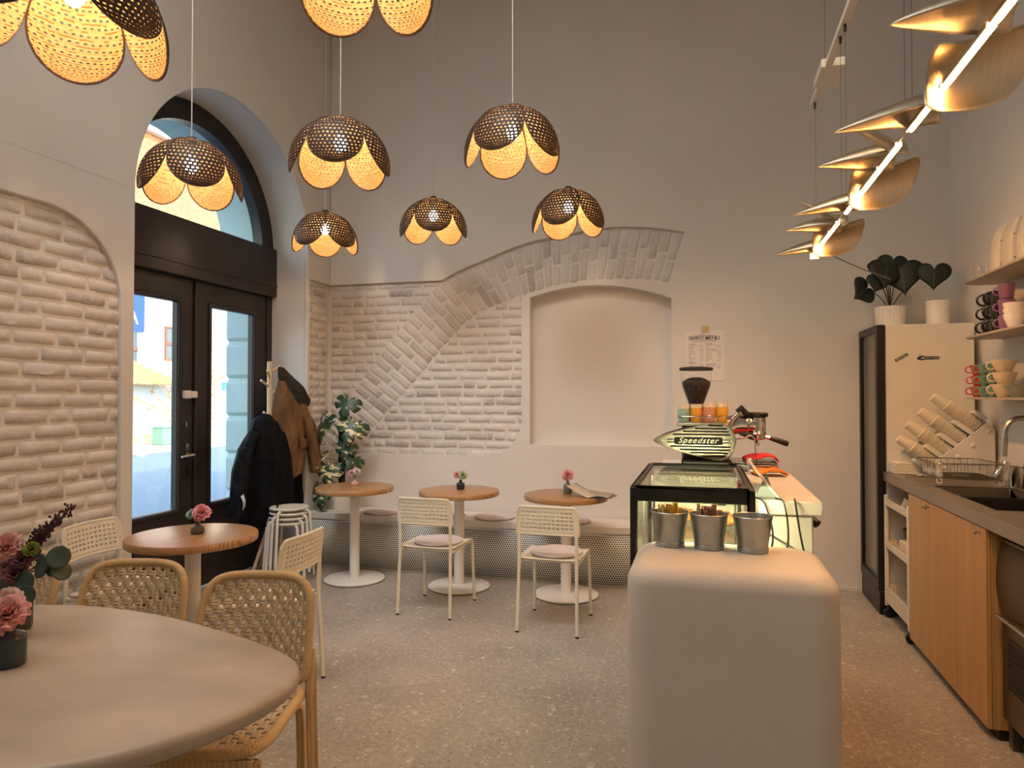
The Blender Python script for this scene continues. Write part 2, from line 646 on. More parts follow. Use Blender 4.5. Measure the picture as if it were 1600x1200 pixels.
def one_brick(mb, quad, to3, base, h):
    """quad = 4 corners in the wall plane (counter-clockwise); rounded, uneven face standing h out of the base plane"""
    q = [Vector((p[0], p[1], 0)) for p in quad]
    nu, nv = 6, 4
    w = (q[1] - q[0]).length
    hh = (q[3] - q[0]).length
    tilt = (RB.uniform(-.3, .3), RB.uniform(-.3, .3))
    ph = RB.uniform(0, 50)
    mb.cur_c = min(1.0, max(0.02, RB.choice([0.15, 0.25, 0.35, 0.45, 0.6, 0.3, 0.2, 0.85]) + RB.uniform(-.12, .12)))
    def fn(u, v):
        p = q[0] * (1 - u) * (1 - v) + q[1] * u * (1 - v) + q[2] * u * v + q[3] * (1 - u) * v
        ed = min(min(u, 1 - u) * w, min(v, 1 - v) * hh)
        k = min(1.0, ed / 0.015)
        k = math.sqrt(max(0.0, 1 - (1 - k) ** 2))
        z = h * k * (1 + 0.35 * (tilt[0] * (u - .5) + tilt[1] * (v - .5)) + 0.30 * noise.noise((u * 3 + ph, v * 2, ph)))
        if ed < 1e-5:
            z = -0.004
        j = 0.008
        return to3(p.x + j * noise.noise((p.x * 30, p.y * 30, ph)), p.y + j * noise.noise((p.x * 30, p.y * 30, ph + 9)), base(z))
    us = [0, min(.2, 0.014 / w), 0.3, 0.5, 0.7, 1 - min(.2, 0.014 / w), 1]
    vs = [0, 0.35 * 0.028 / hh, 0.5, 1 - 0.35 * 0.028 / hh, 1]
    P = [fn(u, v) for v in vs for u in us]
    F = [(j * 7 + i, j * 7 + i + 1, (j + 1) * 7 + i + 1, (j + 1) * 7 + i) for j in range(4) for i in range(6)]
    mb.add(P, F, None)
    mb.cur_c = 0.0

def inside(poly, x, y):
    c = False
    n = len(poly)
    for i in range(n):
        x0, y0 = poly[i]
        x1, y1 = poly[(i + 1) % n]
        if (y0 > y) != (y1 > y) and x < (x1 - x0) * (y - y0) / (y1 - y0) + x0:
            c = not c
    return c

def courses(mb, x0, x1, z0, z1, ok, to3, base, pitch=0.078, long=0.25, h=0.020):
    z = z0
    row = 0
    while z < z1:
        zc = z + pitch / 2
        xs = x0
        run = None
        spans = []
        while xs <= x1 + 0.006:
            good = ok(xs, zc) and xs < x1
            if good and run is None:
                run = xs
            if not good and run is not None:
                spans.append((run, xs))
                run = None
            xs += 0.012
        if run is not None:
            spans.append((run, x1))
        for a, e in spans:
            x = a - (RB.uniform(0.0, 0.02))
            if row % 2:
                L = long * 0.5
            else:
                L = long
            while x < e - 0.03:
                L = L if L else RB.choice([long, long, long * 0.5, long * 0.95])
                L *= RB.uniform(0.93, 1.07)
                xe = min(x + L, e)
                g = RB.uniform(0.005, 0.0085)
                zj = RB.uniform(-.003, .003)
                if xe - x > 0.035:
                    one_brick(mb, [(x + g, z + g + zj), (xe - g, z + g - zj * .5), (xe - g, z + pitch - g + zj), (x + g, z + pitch - g)], to3, base, h * RB.uniform(0.75, 1.2))
                x = xe
                L = None
        z += pitch
        row += 1

# back wall bricks
bb = MB()
base_b = lambda z: 5.6445 - z
band = [(p.x, p.y) for p in L_ARCH] + [(p.x, p.y) for p in reversed(U_ARCH)]
grow = [(-3.31, 0.90), (-1.44, 0.90), (-1.44, 2.36), (-0.24, 2.42), (-0.1, 2.85), (-1.9, 2.85), (-2.2, 2.5), (-3.31, 2.5)]
courses(bb, -3.30, -1.45, 0.915, 2.49, lambda x, z: not inside(band, x, z) and (x < -2.1 or z < 2.34), xz, base_b, 0.0745, 0.235, 0.010)
def arch_bricks(mb):
    n = len(L_ARCH)
    acc = [0.0]
    for i in range(1, n):
        acc.append(acc[-1] + ((L_ARCH[i] + U_ARCH[i]) / 2 - (L_ARCH[i - 1] + U_ARCH[i - 1]) / 2).length)
    def pt(A, s):
        for i in range(1, n):
            if acc[i] >= s:
                t = (s - acc[i - 1]) / (acc[i] - acc[i - 1])
                return A[i - 1].lerp(A[i], t)
        return A[-1]
    N = int(acc[-1] / 0.079)
    for k in range(N):
        s0, s1 = acc[-1] * k / N, acc[-1] * (k + 1) / N
        a0, a1, b0, b1 = pt(L_ARCH, s0), pt(L_ARCH, s1), pt(U_ARCH, s0), pt(U_ARCH, s1)
        cut = (0.60 if k % 2 else 0.38) + RB.uniform(-.04, .04)
        cuts = [(0.0, cut), (cut, 1.0)]
        for f0, f1 in cuts:
            e = 0.008
            g = 0.09
            def P(a, b2, f):
                return a.lerp(b2, f)
            p0, p1, p2, p3 = P(a0, b0, f0), P(a1, b1, f0), P(a1, b1, f1), P(a0, b0, f1)
            c = (p0 + p1 + p2 + p3) / 4
            q = []
            for p in (p0, p1, p2, p3):
                d = c - p
                q.append(p + d * g)
            # long side first, so the rounding suits
            one_brick(mb, [(q[0].x, q[0].y), (q[1].x, q[1].y), (q[2].x, q[2].y), (q[3].x, q[3].y)], xz, base_b, 0.011 * RB.uniform(0.8, 1.15))
arch_bricks(bb)
bb.build('brick_facing', M['brick'], wall_back, smooth=60, color=True)
# left wall bricks
bl = MB()
base_l = lambda z: -3.3345 + z
def ok_l(y, z):
    return (y < 3.29)
courses(bl, 0.62, 3.285, 0.0, 2.47, ok_l, yz, base_l, 0.0815, 0.26, 0.011)
courses(bl, 5.27, 5.61, 0.92, 2.48, lambda y, z: True, yz, base_l, 0.0745, 0.235, 0.010)
bl.build('brick_facing', M['brick'], wall_left, smooth=60, color=True)

# ---- the glazed double door under its fanlight
door = structure(bpy.data.objects.new('door_1', None))
COL.objects.link(door)
b = MB()
b.prism([arc(4.30, 2.70, 0.94, 0, 180, 40) + list(reversed(arc(4.30, 2.70, 0.785, 0, 180, 40)))], -3.645, -3.74, yz)
b.box(-3.74, -3.655, 3.36, 3.43, 0, 2.35)
b.box(-3.74, -3.655, 5.175, 5.24, 0, 2.35)
b.build('frame', M['dark_wood'], door, bevel=0.006)
b = MB()
b.box(-3.74, -3.605, 3.362, 5.238, 2.315, 2.735)
b.build('transom', M['dark_wood'], door, bevel=0.008)
b = MB()
b.box(-3.608, -3.598, 3.364, 5.236, 2.40, 2.42)
b.build('moulding', M['dark_wood'], door, bevel=0.003)
b = MB()
b.prism([arc(4.30, 2.70, 0.79, 0, 180, 40)], -3.695, -3.701, yz)
b.build('pane', M['glass'], door)
win = structure(bpy.data.objects.new('added_window', None))  # unseen window, added to let daylight onto the foreground
COL.objects.link(win)
b = MB()
b.prism([WIN, [(-1.53, .97), (-1.03, .97), (-1.03, 2.63), (-1.53, 2.63)], [(-.97, .97), (-.47, .97), (-.47, 2.63), (-.97, 2.63)]], -3.64, -3.72, yz)
b.build('frame', M['dark_wood'], win, bevel=.005)
b = MB()
b.box(-3.685, -3.680, -1.54, -.46, .96, 2.64)
b.build('pane', M['glass'], win)
def leaf(y0, y1, p0, p1):
    b = MB()
    b.prism([[(y0, 0.01), (y1, 0.01), (y1, 2.315), (y0, 2.315)], [(p0, 0.63), (p1, 0.63), (p1, 2.135), (p0, 2.135)]], -3.665, -3.715, yz)
    lf = b.build('leaf', M['dark_wood'], door, bevel=0.005)
    b = MB()
    b.box(-3.693, -3.688, p0 - 0.004, p1 + 0.004, 0.626, 2.139)
    b.build('pane', M['glass'], lf)
    b = MB()
    b.prism([[(p0 - .03, .60), (p1 + .03, .60), (p1 + .03, 2.165), (p0 - .03, 2.165)], [(p0 - .004, .626), (p1 + .004, .626), (p1 + .004, 2.139), (p0 - .004, 2.139)]], -3.650, -3.672, yz)
    b.build('glazing_bead', M['dark_wood'], lf, bevel=0.008)
    return lf
lf = leaf(3.43, 4.298, 3.62, 4.125)
rf = leaf(4.304, 5.175, 4.477, 4.987)
b = MB()
b.box(-3.664, -3.645, 4.285, 4.325, 0.01, 2.31)
b.build('cover_strip', M['dark_wood'], rf, bevel=0.006)
b = MB()
b.box(-3.664, -3.652, 4.205, 4.237, 0.87, 1.10)
b.M = Matrix()
b.tube([(-3.655, 4.22, 1.02), (-3.605, 4.22, 1.02), (-3.603, 4.235, 1.019), (-3.603, 4.16, 1.015), (-3.605, 4.11, 1.012)], 0.009, 10)
b.cyl(0, 0, 0, 0.0001, 0.0001)
b.build('handle', M['chrome'], lf, bevel=0.003)
b = MB()
b.box(-3.664, -3.63, 4.17, 4.235, 1.43, 1.49)
b.box(-3.646, -3.62, 4.238, 4.285, 1.435, 1.485)
b.build('latch', M['white_plastic'], lf, bevel=0.006)
b = MB()
b.box(-3.664, -3.655, 4.205, 4.22, 1.22, 1.26)
b.build('keyhole_plate', M['steel'], lf, bevel=0.003)

# ================================================================== the street outside
M['teal_render'] = mat('sea_green_render', '#c2d8d1', 0.8, var=0.06, vscale=3, bump=0.1, bscale=25)
M['cream_render'] = mat('cream_render', '#efe4c4', 0.85, var=0.05, vscale=0.8)
M['pale_render'] = mat('pale_grey_render', '#e3e4e2', 0.85, var=0.04, vscale=0.8)
def oz(side):
    """reveal line with a V groove at every course"""
    pts = []
    for z in (0.61, 0.94, 1.27, 1.60, 1.925, 2.25, 2.58):
        pts += [(0.0, z - 0.035), (0.035, z), (0.0, z + 0.035)]
    return pts
rev = [(5.15 + d, z) for d, z in oz(1)]
lev = [(3.45 - d, z) for d, z in oz(1)]
b = MB()
b.prism([[(-4, -0.1), (3.45, -0.1)] + lev + arc(4.30, 2.70, 0.85, 180, 0, 32) + list(reversed(rev)) + [(5.15, -0.1), (9.5, -0.1), (9.5, 6.6), (-4, 6.6)], [(-1.6, .9), (-.4, .9), (-.4, 2.7), (-1.6, 2.7)]], -3.745, -4.06, yz)
fac = structure(b.build('wall_facade', M['teal_render'], bevel=0.008))
b = MB()
b.prism([arc(4.30, 2.70, 1.02, 0, 180, 30) + list(reversed(arc(4.30, 2.70, 0.852, 0, 180, 30)))], -4.055, -4.11, yz)
b.build('arch_moulding', M['teal_render'], fac, bevel=0.01)

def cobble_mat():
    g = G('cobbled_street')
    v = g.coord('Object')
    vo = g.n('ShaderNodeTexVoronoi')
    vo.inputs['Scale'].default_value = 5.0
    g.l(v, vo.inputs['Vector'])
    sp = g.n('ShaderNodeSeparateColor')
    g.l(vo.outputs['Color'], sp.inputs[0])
    c = g.ramp(sp.outputs[0], [(0.0, rgb('#84a0ae')), (1.0, rgb('#a9bfc9'))])  # blue of the reflected sky put into the stone and joint colours
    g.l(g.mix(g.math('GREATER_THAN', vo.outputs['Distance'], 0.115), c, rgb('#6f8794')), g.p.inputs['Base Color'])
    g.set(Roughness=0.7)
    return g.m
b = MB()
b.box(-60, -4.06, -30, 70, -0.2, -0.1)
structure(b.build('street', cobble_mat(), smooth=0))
b = MB()
b.box(-17.0, -14.3, 0, 45, -0.12, 0.0)
structure(b.build('pavement', mat('pale_paving', '#c9c0ae', 0.8, var=0.1, vscale=2), bevel=0.02))

def brickwork(name, c1, c2, mo, sc):
    g = G(name)
    br = g.n('ShaderNodeTexBrick')
    t = g.coord('Object')
    sp = g.n('ShaderNodeSeparateXYZ')
    g.l(t, sp.inputs[0])
    cb = g.n('ShaderNodeCombineXYZ')
    g.l(sp.outputs[1], cb.inputs[0])
    g.l(sp.outputs[2], cb.inputs[1])
    g.l(cb.outputs[0], br.inputs['Vector'])
    br.inputs['Color1'].default_value = rgb(c1)
    br.inputs['Color2'].default_value = rgb(c2)
    br.inputs['Mortar'].default_value = rgb(mo)
    br.inputs['Scale'].default_value = sc
    br.inputs['Mortar Size'].default_value = 0.03
    g.l(br.outputs[0], g.p.inputs['Base Color'])
    g.set(Roughness=0.9)
    return g.m
bld = thing('building', 'cream house across the street with an upper storey of pale orange brick', 'building', (-17.0, 19.0, 0))
b = MB()
b.box(-3, 0, -12, 25, -0.1, 6.6)
b.build('wall', M['cream_render'], bld, smooth=0)
b = MB()
b.box(-3, 0.02, -12, 25, 6.6, 9.85)
b.build('brick_storey', brickwork('pale_orange_brick', '#c98d60', '#b5774a', '#d8b48c', 3.2), bld, smooth=0)
b = MB()
b.box(-3, 0.25, -12.2, 25.2, 9.85, 10.0)
b.build('cornice', M['pale_render'], bld, smooth=0)
b = MB()
b.box(0, 0.12, -1.6, -0.75, 2.2, 6.6)
b.build('pilaster', M['pale_render'], bld, smooth=0)
M['red_frame'] = mat('reddish_window_frame', '#8d5b4c', 0.6)
M['dark_pane'] = mat('dark_window_pane', '#5d7078', 0.12, spec=0.6)
def far_window(y, z, w, h):
    f = MB()
    f.prism([[(y, z), (y + w, z), (y + w, z + h), (y, z + h)]] + [[(y + a + .05, z + c + .05), (y + a + w / 2 - .05, z + c + .05), (y + a + w / 2 - .05, z + c + h / 2 - .05), (y + a + .05, z + c + h / 2 - .05)] for a in (0, w / 2) for c in (0, h / 2)], 0.0, 0.06, yz)
    fr = f.build('window', M['red_frame'], bld, smooth=0)
    p = MB()
    p.box(0.005, 0.02, y + .04, y + w - .04, z + .04, z + h - .04)
    p.build('pane', M['dark_pane'], fr, smooth=0)
far_window(-0.45, 2.62, 1.05, 1.12)
far_window(-2.6, 2.3, 1.1, 1.2)
b = MB()
b.box(0.0, 0.04, 2.35, 2.6, 1.65, 1.95)
b.build('plaque', mat('blue_plaque', '#3a86c8', 0.4), bld)

gw = thing('garden_wall', 'low tile-topped wall with a grey gate across the street', 'wall', (-16.2, 17.3, 0))
b = MB()
b.box(-0.5, 0, 0.95, 1.75, 0, 1.75)
b.box(-0.45, -0.1, 1.75, 6.0, 0, 1.35)
b.build('wall', M['cream_render'], gw, smooth=0)
b = MB()
b.box(-0.4, -0.2, -1.4, 0.95, 0.28, 1.80)
b.build('gate', mat('grey_blue_gate', '#aebfca', 0.6), gw, smooth=0)
b = MB()
b.box(-0.45, -0.1, -1.4, 0.95, -0.05, 0.28)
b.build('plinth', mat('sandstone', '#c9b390', 0.8), gw, smooth=0)
b = MB()
for k in range(6):
    b.grid(lambda u, v, k=k: (0.25 - 0.13 * k - 0.16 * v, -1.5 + (2.3 - 0.2 * k) * u, 1.78 + 0.11 * k + 0.16 * v + 0.03 * abs(math.sin(u * 46))), 92, 1)
b.build('tile_roof', mat('clay_tiles', '#d39a63', 0.8, var=0.3, vscale=5), gw, smooth=0, solid=0.03)
tag(gw, kind='thing')

bn = MB()
bn.box(-0.2, 0.2, -0.22, 0.22, 0, 0.50)
bin_ = thing('litter_bin', 'green bin standing on the pavement across the street', 'bin', (-15.5, 16.9, 0.0))
bn.build('body', mat('green_bin', '#7fae94', 0.5), bin_, bevel=0.03)
bn = MB()
bn.box(-0.22, 0.22, -0.24, 0.24, 0.50, 0.56)
bn.build('lid', mat('green_lid', '#8dbaa2', 0.5), bin_, bevel=0.02)
bo = MB()
bo.lathe([(0.10, 0), (0.10, 0.06), (0.065, 0.10), (0.06, 0.34), (0.085, 0.38), (0.09, 0.44), (0.06, 0.50), (0.02, 0.53), (0, 0.53)], 20)
tag(bo.build('bollard', mat('pale_metal', '#c7cbcb', 0.5), loc=(-13.9, 14.42, -0.1)), 'small pale grey bollard on the edge of the sunlit pavement', 'bollard')
# blue road sign near the door
sg = thing('road_sign', 'blue road sign on a post seen through the left door pane', 'sign', (-9.0, 9.03, -0.1))
b = MB()
b.cyl(-0.03, 0, 0, 3.3, 0.03, 12)
b.build('post', M['steel'], sg)
b = MB()
b.prism([rrect(-0.33, 0.33, 2.60, 3.26, 0.06)], 0.0, 0.02, lambda a, c, d: (d, a, c))
b.build('board', mat('blue_sign_board', '#2f62d8', 0.4), sg)
text_mesh('letter', 'A', 0.42, mat('white_sign_paint', '#f2f2f2', 0.5), sg, (0.022, 0.06, 2.86), (PI / 2, 0, PI / 2), 'CENTER')
# bare shrub in front of the garden wall
def twig_bush(loc, n, hgt, seed):
    r = random.Random(seed)
    b = MB()
    for k in range(n):
        a = r.uniform(0, 2 * PI)
        p = Vector((0, 0, 0))
        d = Vector((0.35 * math.cos(a), 0.55 * math.sin(a), 1)).normalized()
        pts = [p]
        for i in range(5):
            d = (d + Vector((r.uniform(-.35, .35), r.uniform(-.35, .35), r.uniform(-.25, .2)))).normalized()
            p = p + d * hgt / 5
            pts.append(p)
            if i > 1:
                for q in range(3):
                    e = (d + Vector((r.uniform(-1, 1), r.uniform(-1, 1), r.uniform(-.6, .6)))).normalized()
                    b.tube([p, p + e * hgt * .13, p + e * hgt * .2 + Vector((0, 0, .05))], [0.008, 0.006, 0.003], 4)
        b.tube(pts, [0.02, 0.017, 0.014, 0.011, 0.008, 0.005], 5)
    return b.build('bare_shrub', mat('straw_twigs', '#c9a067', 0.8, var=0.3), loc=loc)
tag(twig_bush((-15.0, 17.6, 0.0), 26, 2.6, 4), 'bare straw-coloured shrub by the tile-topped wall outside', 'shrub')

# ================================================================== bench along the back wall
def penny_mat():
    g = G('perforated_sheet')
    uv = g.n('ShaderNodeTexCoord').outputs['UV']
    sp = g.n('ShaderNodeSeparateXYZ')
    g.l(uv, sp.inputs[0])
    px, py = 0.0185, 0.0160
    row = g.math('MULTIPLY', sp.outputs[1], 1 / py)
    odd = g.math('MULTIPLY', g.math('MODULO', g.math('FLOOR', row), 2.0), 0.5)
    cx = g.math('SUBTRACT', g.math('FRACT', g.math('ADD', g.math('MULTIPLY', sp.outputs[0], 1 / px), odd)), 0.5)
    cy = g.math('SUBTRACT', g.math('FRACT', row), 0.5)
    d = g.math('SQRT', g.math('ADD', g.math('POWER', g.math('MULTIPLY', cx, px), 2.0), g.math('POWER', g.math('MULTIPLY', cy, py), 2.0)))
    hole = g.math('LESS_THAN', d, 0.0058)
    inz = g.math('MULTIPLY', g.math('GREATER_THAN', sp.outputs[1], 0.02), g.math('LESS_THAN', sp.outputs[1], 0.385))
    hole = g.math('MULTIPLY', hole, inz)
    g.l(g.mix(hole, rgb('#e3e5dc'), rgb('#191a18')), g.p.inputs['Base Color'])
    g.set(Roughness=0.45)
    return g.m
bench = thing('bench', 'white built-in bench with a perforated front along the back wall', 'bench', (0, 0, 0))
def bench_path(inset, n=14):
    return [(-3.285, 5.20 + inset), (-0.68 - 0, 5.20 + inset)] + arc(-0.68, 5.20 + 0.32, 0.32 - inset, -90, 0, n)[1:] + [(-0.36 - inset, 5.60)]
b = MB()
b.prism([bench_path(0.0) + [(-3.285, 5.60)]], 0.405, 0.455, xy)
b.build('seat_slab', mat('smooth_white_cement', '#ddd8ce', 0.55, var=0.05, vscale=3), bench, bevel=0.014, seg=3)
path = bench_path(0.012)
fine = [(-3.285 + 2.605 * i / 40, 5.212) for i in range(41)] + path[2:]
b = MB()
vs, fs, uv = [], [], []
s = 0
for i, p in enumerate(fine):
    if i:
        s += math.dist(p, fine[i - 1])
    for z in (0.001, 0.405):
        vs.append((p[0], p[1], z))
        uv.append((s, z))
for i in range(len(fine) - 1):
    fs.append((2 * i, 2 * i + 2, 2 * i + 3, 2 * i + 1))
b.add(vs, fs, uv)
b.build('front_panel', penny_mat(), bench, smooth=60, solid=-0.012)

# ================================================================== round tables
def round_table(name_label, x, y, r=0.305, k=1.0):
    t = thing('round_table', name_label, 'table', (x, y, 0), 0, 'round wooden-topped pedestal tables')
    b = MB()
    b.lathe([(0, 0.695), (r - 0.01, 0.695), (r - 0.002, 0.698), (r, 0.705), (r, 0.727), (r - 0.004, 0.733), (r - 0.012, 0.735), (0, 0.735)], 72)
    b.build('table_top', M['oak_top'], t)
    b = MB()
    b.lathe([(0.0385, 0.012), (0.0385, 0.69)], 32)
    b.lathe([(0.11, 0.683), (0.11, 0.695)], 32)
    b.build('column', M['white_paint'], t)
    b = MB()
    b.lathe([(0, 0.004), (0.225 * k, 0.004), (0.234 * k, 0.008), (0.235 * k, 0.014), (0.228 * k, 0.019), (0.05, 0.022), (0.0, 0.022)], 64)
    b.build('base_plate', M['white_paint'], t)
    b = MB()
    b.lathe([(0.205 * k, 0.0), (0.205 * k, 0.004)], 48)
    b.build('floor_ring', M['black_plastic'], t)
    return t
T1 = round_table('round wooden table by the bench, nearest the variegated plant', -2.655, 4.90)
T2 = dup(T1, 'round wooden table by the bench with the black bud vase on it', (-1.79, 4.93, 0))
T3 = dup(T1, 'round wooden table by the bench with the open newspaper on it', (-0.965, 4.93, 0))
T4 = round_table('round wooden table by the glazed door, between two cream perforated chairs', -2.545, 2.985, 0.318, 0.80)

# ================================================================== cream perforated chairs
def perforated(fn, nu, nv, hole=0.30, border=True):
    """sheet over the unit square with nu x nv round holes and a plain border cell all round"""
    b = MB()
    off = 1 if border else 0
    W, H = nu + 2 * off, nv + 2 * off
    for j in range(H):
        for i in range(W):
            sq = [(i, j), (i + .5, j), (i + 1, j), (i + 1, j + .5), (i + 1, j + 1), (i + .5, j + 1), (i, j + 1), (i, j + .5)]
            solid_cell = border and (i in (0, W - 1) or j in (0, H - 1))
            m = lambda p: fn(p[0] / W, p[1] / H)
            if solid_cell:
                b.add([m(p) for p in sq], [(0, 1, 2, 3, 4, 5, 6, 7)])
            else:
                ho = [(i + .5 + hole * math.cos(a) * 1.0, j + .5 + hole * math.sin(a)) for a in [math.radians(225 + 45 * k) for k in range(8)]]
                b.add([m(p) for p in sq + ho], [(k, (k + 1) % 8, 8 + (k + 1) % 8, 8 + k) for k in range(8)])
    return b
def rounded_uv(u, v, ru, rv, top=True, bottom=True):
    """squeeze the unit square into a rounded rectangle"""
    x, y = 2 * u - 1, 2 * v - 1
    def edge(a, r):
        a = abs(a)
        if a <= 1 - r:
            return 1.0
        k = (a - (1 - r)) / r
        return 1 - r * (1 - math.sqrt(max(0, 1 - k * k * 0.98)))
    fy = edge(x, ru) if ((y > 0 and top) or (y < 0 and bottom)) else 1.0
    return x, y * (1 - (1 - fy) * rv / ru * abs(y))
def make_adde(label):
    t = thing('perforated_chair', label, 'chair', (0, 0, 0), 0, 'cream perforated metal and plastic chairs')
    def seat(u, v):
        x, y = rounded_uv(u, v, .16, .16)
        return (0.195 * x, 0.005 + 0.185 * y, 0.444 - 0.012 * (1 - x * x) * (1 - y * y) - (0.012 if y > .9 else 0.0) + 0.006 * (abs(x) ** 4))
    perforated(seat, 10, 9, 0.26).build('seat', M['cream_plastic'], t, solid=0.008, smooth=50)
    def back(u, v):
        x, y = rounded_uv(u, v, .13, .45, True, False)
        w = 0.188 + 0.006 * (1 - v)
        yy = -0.205 - 0.028 * (1 - x * x) - 0.012 * y
        return (w * x, yy, 0.688 + 0.084 * y + 0.004 * (1 - x * x))
    bk = perforated(back, 12, 5, 0.27).build('backrest', M['cream_plastic'], t, solid=0.010, smooth=50)
    b = MB()
    edge = [back(0, k / 12) for k in range(13)] + [back(k / 20, 1) for k in range(1, 21)] + [back(1, 1 - k / 12) for k in range(1, 13)] + [back(1 - k / 20, 0) for k in range(1, 20)]
    b.tube(edge, 0.0085, 8, closed=True)
    b.build('rim', M['cream_plastic'], bk)
    for s in (-1, 1):
        b = MB()
        b.tube([(s * .187, -.222, .006), (s * .183, -.208, .25), (s * .180, -.198, .43), (s * .180, -.200, .55), (s * .180, -.205, .68)], 0.0105, 10)
        lg = b.build('leg', M['cream_plastic'], t)
        b = MB()
        b.cyl(s * .187, -.2225, 0, 0.010, 0.0112, 10)
        b.build('foot_cap', M['black_plastic'], lg)
        b = MB()
        b.tube(catmull([(s * .192, .225, .006), (s * .186, .206, .30), (s * .184, .200, .405), (s * .182, .180, .432), (s * .181, .10, .430), (s * .180, -.19, .425)], 6), 0.0105, 10)
        lg = b.build('leg', M['cream_plastic'], t)
        b = MB()
        b.cyl(s * .192, .225, 0, 0.010, 0.0112, 10)
        b.build('foot_cap', M['black_plastic'], lg)
    b = MB()
    for y in (-.12, .14):
        b.tube([(-.18, y, .424), (.18, y, .424)], 0.007, 8)
    b.build('crossbar', M['cream_plastic'], t)
    return t
A1 = make_adde('cream perforated chair with a pad at the table with the black bud vase')
A1.location = (-1.765, 4.415, 0)
A1.rotation_euler = (0, 0, math.radians(-1.5))
A2 = dup(A1, 'cream perforated chair with a pad at the table with the open newspaper', (-0.915, 4.305, 0), math.radians(-1))
A3 = dup(A1, 'cream perforated chair standing with its back to the white brick wall', (-2.915, 2.935, 0), math.radians(-90 + 4))
A4 = dup(A1, 'cream perforated chair turned towards the door, behind a woven cane chair', (-2.105, 2.965, 0), math.radians(92))
# ---- round felt pads
M['pad'] = mat('dusty_pink_felt', '#d9cfcd', 0.95, var=0.06, vscale=20, bump=0.2, bscale=300, spec=0.1)
M['pad_grey'] = mat('grey_felt_underside', '#8d8788', 0.95)
def pad(label, loc, r=0.165, grp='round felt seat pads'):
    b = MB()
    b.lathe([(0, 0.0), (r - .003, 0.0), (r, 0.004), (r, 0.013), (r - .005, 0.017), (0, 0.018)], 48)
    t = thing('seat_pad', label, 'cushion', loc, 0, grp)
    b.build('felt_disc', M['pad'], t)
    b = MB()
    b.lathe([(r - .001, -0.001), (r + .0015, 0.001), (r + .0015, 0.004), (r - .001, 0.006)], 48, caps=False)
    b.build('edge_binding', M['pad_grey'], t)
    return t
P1 = pad('round pinkish felt pad on the bench beside the potted variegated plant', (-2.63, 5.36, 0.4565))
dup(P1, 'round pinkish felt pad on the bench behind the chair at the black-vase table', (-2.07, 5.37, 0.4565))
dup(P1, 'round pinkish felt pad on the bench between the two chairs', (-1.64, 5.37, 0.4565))
dup(P1, 'round pinkish felt pad on the bench behind the newspaper table', (-1.02, 5.37, 0.4565))
dup(P1, 'round pinkish felt pad on the chair at the black-vase table', (-1.755, 4.425, 0.4485))
dup(P1, 'round pinkish felt pad on the chair at the newspaper table', (-0.905, 4.315, 0.4485))

# ================================================================== woven cane armless chairs round the oval table
def weave(b, fn, nu, nv, wu, wv, amp=0.004, seg=2):
    """fn(u,v) -> (point, normal); nu strands run along v, nv pairs run along u"""
    for i in range(nu):
        u = (i + .5) / nu
        pts = []
        for k in range(nv * seg + 1):
            v = k / (nv * seg)
            p, n = fn(u, v)
            pts.append(Vector(p) + Vector(n) * amp * math.cos(PI * (v * nv - .5 + i) + PI / 2))
        strip(b, pts, fn, u, None, wu)
    for j in range(nv):
        for d in (-.19, .19):
            v = (j + .5 + d) / nv
            pts = []
            for k in range(nu * seg + 1):
                u = k / (nu * seg)
                p, n = fn(u, v)
                pts.append(Vector(p) - Vector(n) * amp * math.cos(PI * (u * nu - .5 + j) + PI / 2))
            strip(b, pts, fn, None, v, wv)
def strip(b, pts, fn, u, v, w):
    b.tube(pts, w, 5, caps=False)
